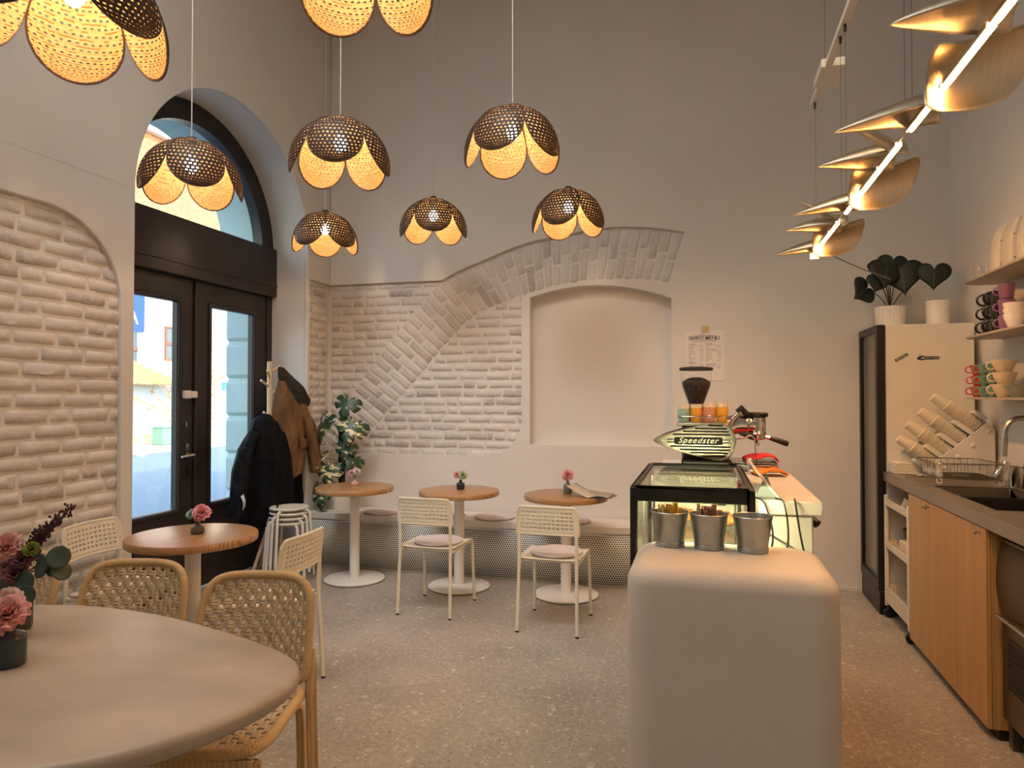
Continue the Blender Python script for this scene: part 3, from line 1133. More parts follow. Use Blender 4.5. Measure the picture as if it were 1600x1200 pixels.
def make_cane(label):
    t = thing('cane_chair', label, 'chair', (0, 0, 0), 0, 'woven cane dining chairs')
    # local: front +Y. back panel, curved and leaning back
    def back(u, v):
        x = 2 * u - 1
        w = 0.205 - 0.012 * v
        k = 0.0
        if v > 0.72:
            k = (v - .72) / .28
            w *= 1 - 0.07 * k * k
        z = 0.47 + 0.335 * v - 0.022 * (abs(x) ** 6) * max(0, (v - .5) * 2)
        y = -0.215 - 0.085 * v - 0.035 * (1 - x * x)
        return (w * x, y, z), (0, -1, 0.2)
    b = MB()
    weave(b, back, 19, 13, 0.0066, 0.0050)
    b.build('woven_back', M['cane'], t, smooth=60)
    b = MB()
    ring = [back(1, k / 8)[0] for k in range(9)] + [back(1 - k / 12, 1)[0] for k in range(1, 13)] + [back(0, 1 - k / 8)[0] for k in range(1, 9)] + [back(k / 12, 0)[0] for k in range(1, 12)]
    ring = [Vector(p) for p in ring]
    for _ in range(2):
        ring = [(ring[i - 1] + ring[i] * 2 + ring[(i + 1) % len(ring)]) / 4 for i in range(len(ring))]
    b.tube(catmull(ring, 3, True), 0.0145, 10, closed=True)
    b.build('back_frame', M['wrapped_cane'], t, smooth=60)
    def seat(u, v):
        x, y = 2 * u - 1, 2 * v - 1
        w = 0.205 + 0.022 * v
        return (w * x * (1 - .04 * max(0, abs(y) - .8) * 5), 0.0 + 0.215 * y, 0.452 - 0.014 * (1 - x * x) * (1 - .5 * y * y)), (0, 0, 1)
    b = MB()
    weave(b, seat, 17, 15, 0.0046, 0.0046, 0.0035)
    b.build('woven_seat', M['cane'], t, smooth=60)
    sr = [Vector(seat(0, k / 8)[0]) for k in range(9)] + [Vector(seat(k / 8, 1)[0]) for k in range(1, 9)] + [Vector(seat(1, 1 - k / 8)[0]) for k in range(1, 9)] + [Vector(seat(1 - k / 8, 0)[0]) for k in range(1, 8)]
    for _ in range(2):
        sr = [(sr[i - 1] + sr[i] * 2 + sr[(i + 1) % len(sr)]) / 4 for i in range(len(sr))]
    b = MB()
    b.tube(catmull(sr, 3, True), 0.017, 10, closed=True)
    b.build('seat_frame', M['wrapped_cane'], t, smooth=60)
    for s in (-1, 1):
        b = MB()
        b.tube(catmull([(s * .205, -.246, .575), (s * .212, -.236, .50), (s * .216, -.232, .40), (s * .216, -.248, .20), (s * .216, -.275, 0.002)], 5), 0, flat=(0.036, 0.020))
        b.build('leg', M['bentwood'], t, bevel=0.003)
        b = MB()
        b.tube(catmull([(s * .214, .205, .425), (s * .216, .215, .25), (s * .216, .225, 0.002)], 5), 0, flat=(0.034, 0.020))
        b.build('leg', M['bentwood'], t, bevel=0.003)
        b = MB()
        b.tube(catmull([(s * .190, -.10, .428), (s * .190, -.185, .40), (s * .191, -.205, .30), (s * .192, -.205, .16), (s * .193, -.15, .085), (s * .194, 0.02, .060), (s * .195, .16, .085), (s * .195, .20, .16), (s * .194, .20, .30), (s * .192, .16, .41)], 6), 0, flat=(0.030, 0.016))
        b.build('bent_brace', M['bentwood'], t, bevel=0.003)
    b = MB()
    b.box(-.20, .20, -.225, -.205, .415, .438)
    b.build('rail', M['bentwood'], t, bevel=0.004)
    b = MB()
    b.box(-.21, .21, .20, .22, .405, .432)
    b.build('rail', M['bentwood'], t, bevel=0.004)
    return t
C1 = make_cane('woven cane chair at the oval table, nearest the white counter block')
C1.location = (-1.465, 1.83, 0)
C1.rotation_euler = (0, 0, math.radians(180 + 12))
C2 = dup(C1, 'woven cane chair at the oval table, in front of the table by the door', (-2.02, 1.865, 0), math.radians(180 + 14))
C3 = dup(C1, 'woven cane chair at the oval table, half hidden behind the flower bouquet', (-2.66, 1.86, 0), math.radians(180 + 4))

# ================================================================== the oval cement table in front
M['cement'] = mat('polished_cement', '#b8ac9b', 0.40, var=0.24, vscale=2.6, stretch=(1, 1.8, 1), bump=0.04, bscale=14)
ov = [(p.x, p.y) for p in catmull([(-2.55, 1.76, 0), (-2.193, 1.835, 0), (-2.018, 1.872, 0), (-1.769, 1.866, 0), (-1.557, 1.825, 0), (-1.315, 1.754, 0), (-1.145, 1.690, 0), (-1.045, 1.625, 0), (-0.990, 1.53, 0), (-0.985, 1.42, 0), (-1.02, 1.285, 0), (-1.085, 1.165, 0), (-1.165, 1.075, 0), (-1.30, 0.985, 0), (-1.60, 0.88, 0), (-2.0, 0.84, 0), (-2.5, 0.90, 0), (-2.82, 1.12, 0), (-2.85, 1.45, 0)], 5, True)]
cx, cy = -1.9, 1.35
ot = thing('oval_table', 'large cement-topped oval dining table in the foreground', 'table', (cx, cy, 0))
b = MB()
prof = [(0.955, 0.685), (0.975, 0.688), (0.993, 0.702), (1.0, 0.718), (0.996, 0.731), (0.985, 0.738), (0.97, 0.74)]
rings = [[(cx + (x - cx) * k - cx, cy + (y - cy) * k - cy, z) for x, y in ov] for k, z in prof]
n = len(ov)
vs = [p for r in rings for p in r]
fs = [(i * n + j, i * n + (j + 1) % n, (i + 1) * n + (j + 1) % n, (i + 1) * n + j) for i in range(len(prof) - 1) for j in range(n)]
fs += [tuple(reversed(range(n))), tuple((len(prof) - 1) * n + j for j in range(n))]
b.add(vs, fs)
b.build('table_top', M['cement'], ot, smooth=50)
for x in (-.48, .42):
    b = MB()
    b.lathe([(0.21, 0.0), (0.215, 0.02), (0.17, 0.10), (0.13, 0.30), (0.13, 0.50), (0.19, 0.66), (0.22, 0.687)], 40)
    b.build('pedestal', M['cement'], ot, loc=(x, 0.0, 0))

# ================================================================== stacked stools
def make_stool(label):
    t = thing('stacking_stool', label, 'stool', (0, 0, 0), 0, 'stacked white stools')
    b = MB()
    b.lathe([(0, .447), (.145, .447), (.151, .450), (.151, .457), (.146, .461), (0, .462)], 40)
    b.build('seat', M['white_paint'], t)
    for k in range(4):
        a = math.radians(45 + 90 * k)
        c, s = math.cos(a), math.sin(a)
        b = MB()
        b.tube(catmull([(c * .06, s * .06, .440), (c * .140, s * .140, .438), (c * .171, s * .171, .425), (c * .180, s * .180, .38), (c * .205, s * .205, 0.004)], 6), 0.0105, 10)
        b.build('leg', M['white_paint'], t)
    b = MB()
    b.lathe([(.095, .429), (.095, .4385), (.075, .4385), (.075, .429)], 32, caps=False)
    b.build('under_ring', M['white_paint'], t)
    return t
S1 = make_stool('white round stool, lowest of the stack by the coat stand')
S1.location = (-3.17, 4.785, 0)
S1.rotation_euler = (0, 0, math.radians(8))
for k, nm in enumerate(('second from the floor in the stack by the coat stand', 'third from the floor in the stack by the coat stand', 'topmost of the stack by the coat stand')):
    dup(S1, 'white round stool, ' + nm, (-3.17, 4.785, 0.037 * (k + 1)), math.radians(8 + 14 * (k + 1)))

# ================================================================== flower-shaped woven pendant lamps
def weave_mat(name, c_lo, c_hi, NU, NV, hole_u, hole_v, trans, open_weave=True, line_dark=None):
    g = G(name)
    uv = g.n('ShaderNodeTexCoord').outputs['UV']
    sp = g.n('ShaderNodeSeparateXYZ')
    g.l(uv, sp.inputs[0])
    jit = g.noise(g.coord('Object'), 25.0, 2.0)
    vv = g.math('ADD', g.math('MULTIPLY', sp.outputs[1], NV), g.math('MULTIPLY', jit, 0.5))
    row = g.math('FLOOR', vv)
    uu = g.math('ADD', g.math('MULTIPLY', sp.outputs[0], NU), g.math('MULTIPLY', g.math('MODULO', row, 2.0), 0.5))
    fu = g.math('ABSOLUTE', g.math('SUBTRACT', g.math('FRACT', uu), 0.5))
    fv = g.math('ABSOLUTE', g.math('SUBTRACT', g.math('FRACT', vv), 0.5))
    gap = g.math('MULTIPLY', g.math('LESS_THAN', fu, hole_u), g.math('LESS_THAN', fv, hole_v))
    nz = g.noise(g.coord('Object'), 60.0, 3.0)
    col = g.mix(nz, rgb(c_lo), rgb(c_hi))
    if line_dark:
        groove = g.math('GREATER_THAN', fv, 0.40)
        skip = g.math('GREATER_THAN', g.noise(g.coord('UV', (NU * .9, NV * 1.0, 1)), 1.0, 0.0), 0.50)
        col = g.mix(g.math('MULTIPLY', groove, skip), col, rgb(line_dark))
    g.l(col, g.p.inputs['Base Color'])
    g.set(Roughness=0.6)
    g.bump(g.math('SUBTRACT', 0.5, fv), 0.5, 0.004)
    tl = g.n('ShaderNodeBsdfTranslucent')
    g.l(col, tl.inputs[0])
    mx = g.n('ShaderNodeMixShader')
    mx.inputs[0].default_value = trans
    g.l(g.p.outputs[0], mx.inputs[1])
    g.l(tl.outputs[0], mx.inputs[2])
    last = mx.outputs[0]
    if open_weave:
        tp = g.n('ShaderNodeBsdfTransparent')
        m2 = g.n('ShaderNodeMixShader')
        g.l(gap, m2.inputs[0])
        g.l(last, m2.inputs[1])
        g.l(tp.outputs[0], m2.inputs[2])
        last = m2.outputs[0]
    g.l(last, g.out.inputs[0])
    return g.m
M['dark_weave'] = weave_mat('dark_open_weave', '#2c1a10', '#4a2d1b', 13, 21, 0.27, 0.23, 0.10)
M['light_weave'] = weave_mat('light_bamboo_weave', '#a9844e', '#c09c66', 13, 21, 0.22, 0.13, 0.0, True, '#7d5222')
M['petal_rim'] = mat('dark_cane_edge', '#4a2e1a', 0.6)
M['light_rim'] = mat('light_cane_edge', '#b98544', 0.6)
M['bulb'] = mat('lit_bulb', '#fff0dc', 0.5, emit=130.0, ecol='#ffdcb4')
M['cord'] = mat('lamp_cord', '#cfc4b2', 0.6)
def petal_fn(phi, R, H, vmax, half, kind):
    def fn(u, v):
        s = 2 * u - 1
        v = 1 - (1 - v) ** 1.75
        t = v * vmax
        a = t * math.radians(98)
        r = 0.022 + (R - 0.022) * math.sin(min(a, PI / 2 + .3)) ** 0.92
        z = -H * (1 - math.cos(a)) / (1 - math.cos(math.radians(98)))
        if kind == 'light':
            w = 1.0 if v < .60 else math.sqrt(max(0.0004, 1 - ((v - .60) / .40) ** 2.2))
        else:
            w = (0.90 + 0.1 * math.sin(min(1, v / .6) * PI / 2)) if v < .60 else math.sqrt(max(0.0, 1 - ((v - .60) / .40) ** 2.1))
        ang = phi + s * half * w
        rr = r * (1 + 0.05 * (1 - s * s) * min(1, v * 2) * w)
        zz = z - 0.012 * (1 - s * s) * v * w
        return (rr * math.cos(ang), rr * math.sin(ang), zz)
    return fn
def make_lamp(label):
    t = thing('pendant_lamp', label, 'lamp', (0, 0, 0), 0, 'flower-shaped woven pendant lamps')
    for k in range(5):
        f = petal_fn(2 * PI * (k + .5) / 5, 0.252, 0.300, 1.0, math.radians(35.4), 'dark')
        b = MB()
        b.grid(f, 14, 22)
        p = b.build('petal', M['dark_weave'], t, smooth=80)
        f2 = petal_fn(2 * PI * (k + .5) / 5, 0.2475, 0.298, 0.995, math.radians(35.0), 'dark')
        b = MB()
        b.grid(f2, 14, 22)
        q = b.build('petal_lining', M['light_weave'], p, smooth=80)
        q['label'] = 'pale bamboo lining on the inside of the petal'
        b = MB()
        b.tube([f(0, v / 20) for v in range(1, 21)] + [f(1, v / 20) for v in range(19, 0, -1)], 0.0034, 5)
        b.build('petal_rim', M['petal_rim'], p)
    b = MB()
    b.lathe([(0, .028), (.020, .026), (.032, .012), (.034, -.006), (.030, -.010)], 20, caps=False)
    b.build('cap', M['petal_rim'], t)
    b = MB()
    b.lathe([(.018, -.012), (.018, -.075), (.015, -.08)], 16)
    b.build('socket', M['white_plastic'], t)
    b = MB()
    b.ball((0, 0, -.125), .034, 18, 12, 1, 1, 1.25)
    b.build('bulb', M['bulb'], t)
    return t
def cord(t, top=5.2):
    b = MB()
    b.tube([(0, 0, .026), (0, 0, top - t.location.z)], 0.0032, 6)
    b.build('cord', M['cord'], t)
LAMPS = [((-2.613, 3.03, 2.80), 65, 'woven flower pendant lamp hanging in front of the arched fanlight'),
         ((-1.812, 3.175, 2.885), 40.7, 'large woven flower pendant lamp just right of the arched doorway'),
         ((-0.974, 3.51, 2.985), 12.5, 'woven flower pendant lamp high before the plain wall above the brick arch'),
         ((-2.894, 4.84, 2.905), 13, 'small-looking woven flower pendant lamp lowest beside the doorway arch'),
         ((-1.985, 4.88, 2.955), 40, 'small-looking woven flower pendant lamp before the start of the brick arch'),
         ((-0.913, 4.77, 2.91), 12, 'woven flower pendant lamp hanging in front of the brick arch crown'),
         ((-1.795, 1.59, 2.775), 27.5, 'large near woven flower pendant lamp cut off by the top left corner'),
         ((-1.073, 1.99, 3.03), 31, 'near woven flower pendant lamp of which only the petal tips show')]
L0 = make_lamp(LAMPS[0][2])
for i, (loc, ang, lab) in enumerate(LAMPS):
    o = L0 if i == 0 else dup(L0, lab)
    o.location = loc
    o.rotation_euler = (0, 0, math.radians(ang))
    LAMPS[i] = o
for o in LAMPS:
    cord(o)

# ================================================================== linear light over the kitchen counter, with curled metal shades
M['shade_metal'] = mat('brushed_champagne_metal', '#c9bfa9', 0.36, 1.0, var=0.1, vscale=12, stretch=(12, 1, 1))
M['tube_light'] = mat('lit_tube', '#fff3e0', 0.5, emit=215.0, ecol='#ffb060')
lt = thing('linear_light', 'glowing linear lamp with curled metal shades hanging over the kitchen counter', 'lamp', (0.667, 0, 2.33))
lt.scale = (.834, .834, .834)
def led(y0, y1, dx=0.0, dz=0.0):
    b = MB()
    b.tube([(dx, y0, dz), (dx, y1, dz)], 0.0105, 12)
    b.build('light_tube', M['tube_light'], lt)
    b = MB()
    b.tube([(dx, y0 - .005, dz + .0135), (dx, y1 + .005, dz + .0135)], 0, flat=(.027, .004))
    for sx in (-1, 1):
        b.tube([(dx + sx * .0135, y0 - .005, dz + .006), (dx + sx * .0135, y1 + .005, dz + .006)], 0, flat=(.0025, .017))
    b.build('channel', M['shade_metal'], lt)
def cone_shade(y, L, Rr, tipz, w0, w1, reach, roll=0.0, side=-1):
    """half cone opening downwards, tip to the side, mouth past the tube"""
    b = MB()
    def fn(u, v):
        a = math.radians(w0 + (w1 - w0) * v)
        k = 1 - u
        x = side * (-reach + (L + reach) * u)
        r = Rr * (k ** 0.8) * (1 - 0.25 * (1 - u) ** 4)
        return (x, y + r * math.cos(a) * 1.25, tipz * u + 0.02 + r * math.sin(a) - 0.015)
    b.grid(fn, 24, 16)
    return b.build('shade', M['shade_metal'], lt, smooth=70, solid=0.0016)
def scoop(y, R, roll):
    """broad sheet with a round end, bent over the tube and turned up towards the viewer"""
    b = MB()
    def fn(u, v):
        a = 2 * v - 1
        s = -0.22 + 1.22 * u
        half = math.sqrt(max(0.0004, 1 - (s ** 2.4 if s > 0 else (s / -.22) ** 2 * .45)))
        th = math.radians(48) + a * half * math.radians(88)
        q = 0.112 + 0.03 * max(0, s)
        return (R * s, y + q * math.cos(th), q * math.sin(th) - 0.02 + 0.02 * max(0, s) ** 2)
    b.grid(fn, 28, 18)
    return b.build('shade', M['shade_metal'], lt, smooth=70, solid=0.0016)
for (far, near) in ((5.44, 4.48), (4.30, 3.13), (3.02, 1.85)):
    L = far - near
    led(near + 0.07, near + 0.30 * L)
    led(near + 0.33 * L, near + 0.64 * L)
    led(near + 0.67 * L, far)
    cone_shade(far - 0.10 * L, 0.30, 0.115, -0.03, 5, 175, 0.10)
    scoop(far - 0.42 * L, 0.27, math.radians(-32))
    cone_shade(near + 0.30 * L, 0.27, 0.125, 0.02, 5, 175, 0.08)
    cone_shade(near + 0.16 * L, 0.20, 0.06, 0.16, 20, 160, 0.02)
    b = MB()
    b.tube([(0, near + .06, 0.012), (0, far, 0.012)], 0.006, 8)
    b.tube([(0, near + .06, 0.012), (.012, near + .0, 0.03), (0, near - .06, 0.012)], 0.004, 6)
    b.build('spine', M['steel'], lt)
for y in (5.36, 4.42, 4.28, 3.10, 3.0, 1.9):
    b = MB()
    b.tube([(0, y, 0.012), (0, y, 1.085)], 0.0016, 5)
    b.build('hanging_wire', M['wire'], lt)
b = MB()
b.box(-.030, .030, 5.443, 5.446, -.045, .016)
b.build('end_shield', M['shade_metal'], lt)  # added plate, keeps the tube end's light off the back wall
b = MB()
b.tube([(0.0, 5.20, 0.0), (0.10, 5.26, -0.07), (0.30, 5.36, -0.15), (0.50, 5.44, -0.22)], 0.004, 6)
b.build('cable', M['wire'], lt)
# ---- slim white ceiling track above it
tr = thing('ceiling_track', 'slim white power track with driver boxes hung above the linear lamp', 'track', (0.667, 0, 3.243))
tr.scale = (.834, .834, .834)
b = MB()
b.box(-.022, .022, 1.2, 5.46, -.008, .03)
b.build('rail', M['white_paint'], tr, bevel=0.003)
for y in (5.10, 3.82, 2.5):
    b = MB()
    b.box(-.045, .10, y - .30, y + .02, -.012, .045)
    b.build('driver_box', M['white_paint'], tr, bevel=0.004)
for y in (5.38, 4.42, 4.28, 3.0):
    b = MB()
    b.cyl(0, y, -.05, -.008, .008, 8)
    b.build('cable_grip', M['black_plastic'], tr)
for y in (4.95, 3.3, 2.0):
    b = MB()
    b.tube([(0, y, .03), (0, y, 2.34)], 0.002, 5)
    b.build('suspension_wire', M['wire'], tr)

# ================================================================== bar counter
M['bar_plaster'] = mat('smooth_bar_plaster', '#d8cfc1', 0.5, var=0.05, vscale=3, bump=0.03, bscale=8)
bar = thing('bar_counter', 'white rounded bar block in the foreground carrying three metal buckets', 'counter', (0.066, 2.04, 0))
b = MB()
def blk(u, v):
    # rounded plan, softly rounded top, sides tapering a little
    return None
plan = rrect(-.272, .272, -.205, .205, .075, 10)
prof = [(1.0, 0.0, 0)] + [(1.0 - 0.012 * k / 6, 0.93 * k / 6, 0) for k in range(1, 7)]
R = 0.052
rings = []
for sc, z, ins in [(1.0, 0.0, 0)] + [(1 - 0.016 * k / 8, 0.946 * k / 8, 0) for k in range(1, 9)] + [(0.984, 0.946 + R * math.sin(math.radians(a)), R * (1 - math.cos(math.radians(a)))) for a in range(9, 91, 9)]:
    rg = []
    for x, y in plan:
        d = math.hypot(x, y)
        fx = (abs(x) * sc - ins) / max(abs(x), 1e-6)
        fy = (abs(y) * sc - ins) / max(abs(y), 1e-6)
        rg.append((x * max(fx, 0), y * max(fy, 0), z))
    rings.append(rg)
n = len(plan)
vs = [p for r in rings for p in r]
fs = [(i * n + j, i * n + (j + 1) % n, (i + 1) * n + (j + 1) % n, (i + 1) * n + j) for i in range(len(rings) - 1) for j in range(n)]
fs += [tuple(reversed(range(n))), tuple((len(rings) - 1) * n + j for j in range(n))]
b.add(vs, fs)
b.build('block', M['bar_plaster'], bar, smooth=60)
TOPZ = 0.998
# ---- buckets
def bucket(label, x, y):
    t = thing('metal_bucket', label, 'bucket', (x, y, TOPZ), 0, 'small galvanised buckets on the bar block')
    b = MB()
    b.lathe([(0, .0045), (.0405, .0045), (.0405, .0), (.0425, .0), (.0432, .012), (.0420, .016), (.0425, .018), (.0545, .098), (.0565, .1005), (.0570, .103), (.0555, .105), (.0535, .1035), (.0525, .098), (.0412, .016), (.0405, .006), (0, .006)], 48)
    b.build('body', M['galv'], t)
    b = MB()
    b.lathe([(.0432, .009), (.0445, .0115), (.0432, .014)], 48, caps=False)
    b.lathe([(.0425, .0005), (.0440, .003), (.0428, .006)], 48, caps=False)
    b.build('base_ring', M['galv'], t)
    return t
M['galv'] = mat('galvanised_metal', '#b4bab6', 0.34, 1.0, var=0.10, vscale=30, bump=0.03, bscale=60)
B1 = bucket('small metal bucket full of yellow sugar sticks, leftmost on the bar block', -0.098, 2.135)
B2 = dup(B1, 'small metal bucket full of pinkish brown sugar sticks, between the other two', (0.016, 2.125, TOPZ))
B3 = dup(B1, 'small empty metal bucket, nearest the aisle on the bar block', (0.138, 2.115, TOPZ))
def sticks(bx, by, cols, label, n, seed, group):
    r = random.Random(seed)
    ms = [mat('paper_stick', c, 0.6) for c in cols]
    for k in range(n):
        a = 2 * PI * k / n * 2.4 + r.uniform(-.2, .2)
        rad = 0.008 + 0.026 * math.sqrt((k + .5) / n)
        b = MB()
        L = r.uniform(.106, .116) + (0.012 if k % 9 == 0 else 0)
        b.box(-.0055, .0055, -.0016, .0016, 0, L)
        m = ms[k % len(ms)]
        o = b.build('sugar_stick', m, None, loc=(bx + rad * math.cos(a) * .85, by + rad * math.sin(a) * .85, TOPZ + .0075), rot=(-0.13 * math.sin(a) * (rad / .034), 0.13 * math.cos(a) * (rad / .034), a + PI / 2), bevel=0.001, smooth=0)
        tag(o, label, 'sugar stick', group)
sticks(-0.098, 2.135, ['#e2b640', '#d9a52e', '#ecd27a', '#b98a2c'], 'yellow paper sugar stick standing in the leftmost bucket', 26, 3, 'yellow sugar sticks in the leftmost bucket')
sticks(0.016, 2.125, ['#b98a78', '#a87462', '#cfa796', '#8c5c4c'], 'pinkish brown paper sugar stick standing in the middle bucket', 26, 5, 'brown sugar sticks in the middle bucket')

# ================================================================== display case and the counter behind the block
bc = thing('back_counter', 'white service counter behind the bar block, under the display case and coffee machine', 'counter', (0, 0, 0))
b = MB()
b.box(-.225, .36, 2.262, 3.10, 0, 0.735)
b.build('low_section', M['white_laminate'], bc, bevel=0.006)
b = MB()
b.box(-.225, .36, 3.115, 4.15, 0, 1.075)
b.build('high_section', M['white_laminate'], bc, bevel=0.006)
b = MB()
b.box(.195, .36, 2.52, 3.112, .736, 1.045)
b.build('side_cabinet', M['white_laminate'], bc, bevel=0.006)
b = MB()
b.box(.185, .385, 2.49, 3.40, 1.078, 1.094)
b.box(.185, .385, 2.49, 3.11, 1.046, 1.078)
b.build('worktop', M['white_laminate'], bc, bevel=0.004)
b = MB()
for (za, zb) in ((.74, .765),):
    b.box(.196, .362, 2.510, 2.519, za, zb)
b.tube([(.20, 2.515, .985), (.355, 2.515, .895)], 0.004, 6)
b.build('trim_strip', M['steel'], bc)

CX0, CX1, CY0, CY1, CZ0, CZ1 = -.232, .158, 2.275, 3.095, 0.736, 1.152
dc = thing('display_case', 'black-framed glass pastry display case behind the metal buckets', 'display case', (0, 0, 0))
t_ = 0.022
b = MB()
for x in (CX0, CX1 - t_):
    for y in (CY0, CY1 - t_):
        b.box(x, x + t_, y, y + t_, CZ0, CZ1)
for y in (CY0, CY1 - t_):
    b.box(CX0 + t_, CX1 - t_, y, y + t_, CZ1 - (.046 if y == CY0 else t_), CZ1)
    b.box(CX0 + t_, CX1 - t_, y, y + t_, CZ0, CZ0 + 0.03)
for x in (CX0, CX1 - t_):
    b.box(x, x + t_, CY0 + t_, CY1 - t_, CZ1 - t_, CZ1)
    b.box(x, x + t_, CY0 + t_, CY1 - t_, CZ0, CZ0 + 0.03)
b.build('frame', M['black_metal'], dc, bevel=0.004)
gl = M['case_glass'] = glass_mat('case_glass', (0.985, 1, 0.98, 1), 0.12)
for nm, bx in (('top_glass', (CX0 + .012, CX1 - .012, CY0 + .012, CY1 - .012, CZ1 - .010, CZ1 - .004)),
               ('front_glass', (CX0 + t_, CX1 - t_, CY0 + .008, CY0 + .013, CZ0 + .03, CZ1 - .046)),
               ('side_glass', (CX0 + .008, CX0 + .013, CY0 + t_, CY1 - t_, CZ0 + .03, CZ1 - t_)),
               ('side_glass', (CX1 - .013, CX1 - .008, CY0 + t_, CY1 - t_, CZ0 + .03, CZ1 - t_))):
    b = MB()
    b.box(*bx)
    b.build(nm, gl, dc, smooth=0)
b = MB()
b.box(CX0 + .024, CX1 - .024, CY0 + .03, CY1 - .03, CZ0 + .001, CZ0 + .045)
b.build('deck', M['white_laminate'], dc, bevel=0.003)
b = MB()
b.box(CX0 + .03, CX1 - .03, CY1 - .04, CY1 - .024, CZ0 + .045, CZ1 - .03)
for k in range(9):
    b.box(CX0 + .12, CX1 - .05, CY1 - .048, CY1 - .04, CZ0 + .06 + k * .028, CZ0 + .072 + k * .028)
b.box(CX0 + .03, CX1 - .03, CY1 - .13, CY1 - .04, CZ1 - .085, CZ1 - .035)
b.build('rear_panel', mat('cream_case_lining', '#e9e6d2', 0.5), dc, bevel=0.002)
b = MB()
b.box(CX1 - .10, CX1 - .065, CY1 - .056, CY1 - .048, .985, 1.02)
b.build('switch', M['black_plastic'], dc, bevel=0.003)
b = MB()
b.box(CX0 + .03, CX1 - .03, CY0 + .16, CY1 - .14, .955, .961)
b.build('glass_shelf', gl, dc, smooth=0)
b = MB()
for x in (CX0 + .026, CX1 - .032):
    for y in (CY0 + .2, CY1 - .2):
        b.box(x, x + .006, y, y + .012, CZ0 + .045, CZ1 - .03)
b.build('shelf_upright', M['steel'], dc)
b = MB()
b.box(CX0 + .022, CX1 - .022, CY0 + .020, CY0 + .052, CZ1 - .0265, CZ1 - .0225)
b.box(CX0 + .022, CX0 + .026, CY0 + .02, CY0 + .052, CZ1 - .05, CZ1 - .0265)
b.box(CX1 - .026, CX1 - .022, CY0 + .02, CY0 + .052, CZ1 - .05, CZ1 - .0265)
b.build('light_hood', M['black_metal'], dc, smooth=0)  # added to keep the strip's light off the coffee machine
b = MB()
b.tube([(CX0 + .03, CY0 + .0285, CZ1 - .034), (CX1 - .03, CY0 + .0285, CZ1 - .034)], .0055, 8)
b.build('light_strip', mat('case_light', '#f4ffd8', 0.5, emit=620.0, ecol='#fbf3c0'), dc)
# pastries
def croissant(label, x, y, z, rz, s=1.0):
    b = MB()
    pts, rad = [], []
    for k in range(19):
        a = math.radians(-70 + 140 * k / 18)
        pts.append((.045 * s * math.sin(a) * 1.25, .03 * s * (1 - math.cos(a)), .0285 * s))
        e = abs(k - 9) / 9
        rad.append(s * (.020 * (1 - e ** 2.2) + .005) * (1.06 if k % 3 == 0 else .93))
    b.tube(pts, rad, 12)
    return tag(b.build('croissant', M['pastry'], loc=(x, y, z), rot=(0, 0, rz), smooth=80), label, 'croissant', 'pastries in the display case')
M['pastry'] = mat('baked_pastry', '#b8752f', 0.55, var=0.35, vscale=30, bump=0.2, bscale=60)
croissant('golden croissant at the left front corner of the display case', CX0 + .075, CY0 + .10, .7815, .3, 1.25)
croissant('golden croissant seen between the first and second bucket', -.03, CY0 + .20, .7815, 2.0, 1.3)
croissant('golden croissant seen between the second and third bucket', .085, CY0 + .16, .7815, 1.0, 1.3)
croissant('golden croissant on the glass shelf of the display case', -.09, CY0 + .42, .9615, .2, 1.2)
croissant('second golden croissant on the glass shelf, further right', .06, CY0 + .40, .9615, 2.6, 1.2)

# ================================================================== espresso machine
em = thing('espresso_machine', 'chrome espresso machine with a ribbed teardrop side behind the display case', 'coffee machine', (0, 3.36, 0))
def tear(s=1.0, n=26):
    """teardrop outline: pointed at -x, round at +x"""
    top, bot = [], []
    for k in range(n + 1):
        t = k / n
        x = -.228 + .375 * t
        h = 0.100 * (t ** 0.72) * (1.0 if t < .70 else math.sqrt(max(0, 1 - ((t - .70) / .30) ** 2.3))) * 1.22
        top.append((x, h * .86))
        bot.append((x, -h * .90))
    pts = bot + list(reversed(top[1:-1]))
    return [(-.03 + (x + .03) * s, 1.238 + z * s) for x, z in pts]
M['mach'] = mat('polished_machine_metal', '#948d7f', 0.2, 1.0)
M['chrome_text'] = mat('pale_chrome_lettering', '#e6dfcc', 0.3, 0.6)
M['mach_dark'] = mat('dark_machine_recess', '#120f0c', 0.5)
b = MB()
b.prism([tear(.96)], .012, .36, xz)
b.build('body', M['mach_dark'], em, smooth=30)
b = MB()
o1 = tear(1.0)
rows = 13
def crossings(poly, z):
    r = []
    for i in range(len(poly)):
        (xa, za), (xb, zb) = poly[i], poly[(i + 1) % len(poly)]
        if (za > z) != (zb > z):
            r.append(xa + (xb - xa) * (z - za) / (zb - za))
    return r
holes = []
zs = [1.238 - .0845 + .0143 * k for k in range(rows)]
for z in zs:
    xs = crossings(tear(.95, 60), z)
    if len(xs) < 2:
        continue
    x0, x1 = min(xs) + .012, max(xs) - .010
    if x1 - x0 < .03:
        continue
    if abs(z - 1.238) < .019 and x1 - x0 > .2:
        continue
    holes.append(rrect(x0, x1, z - .0036, z + .0036, .0034, 2))
for z in (1.238 - .0075, 1.238 + .0055):
    holes.append(rrect(-.165, -.135, z - .0022, z + .0022, .002, 2))
    holes.append(rrect(.085, .115, z - .0022, z + .0022, .002, 2))
b.prism([o1] + holes, -.004, .003, xz)
sp = b.build('side_plate', M['mach'], em, smooth=30)
b = MB()
ring = [(x, -.004, z) for x, z in tear(1.0)]
b.tube(ring, .0035, 6, closed=True)
b.build('plate_rim', M['mach'], sp)
b = MB()
b.prism([rrect(-.132, .088, 1.2200, 1.2555, .006, 3)], -.0055, -.0035, xz)
b.build('name_recess', M['mach_dark'], sp)
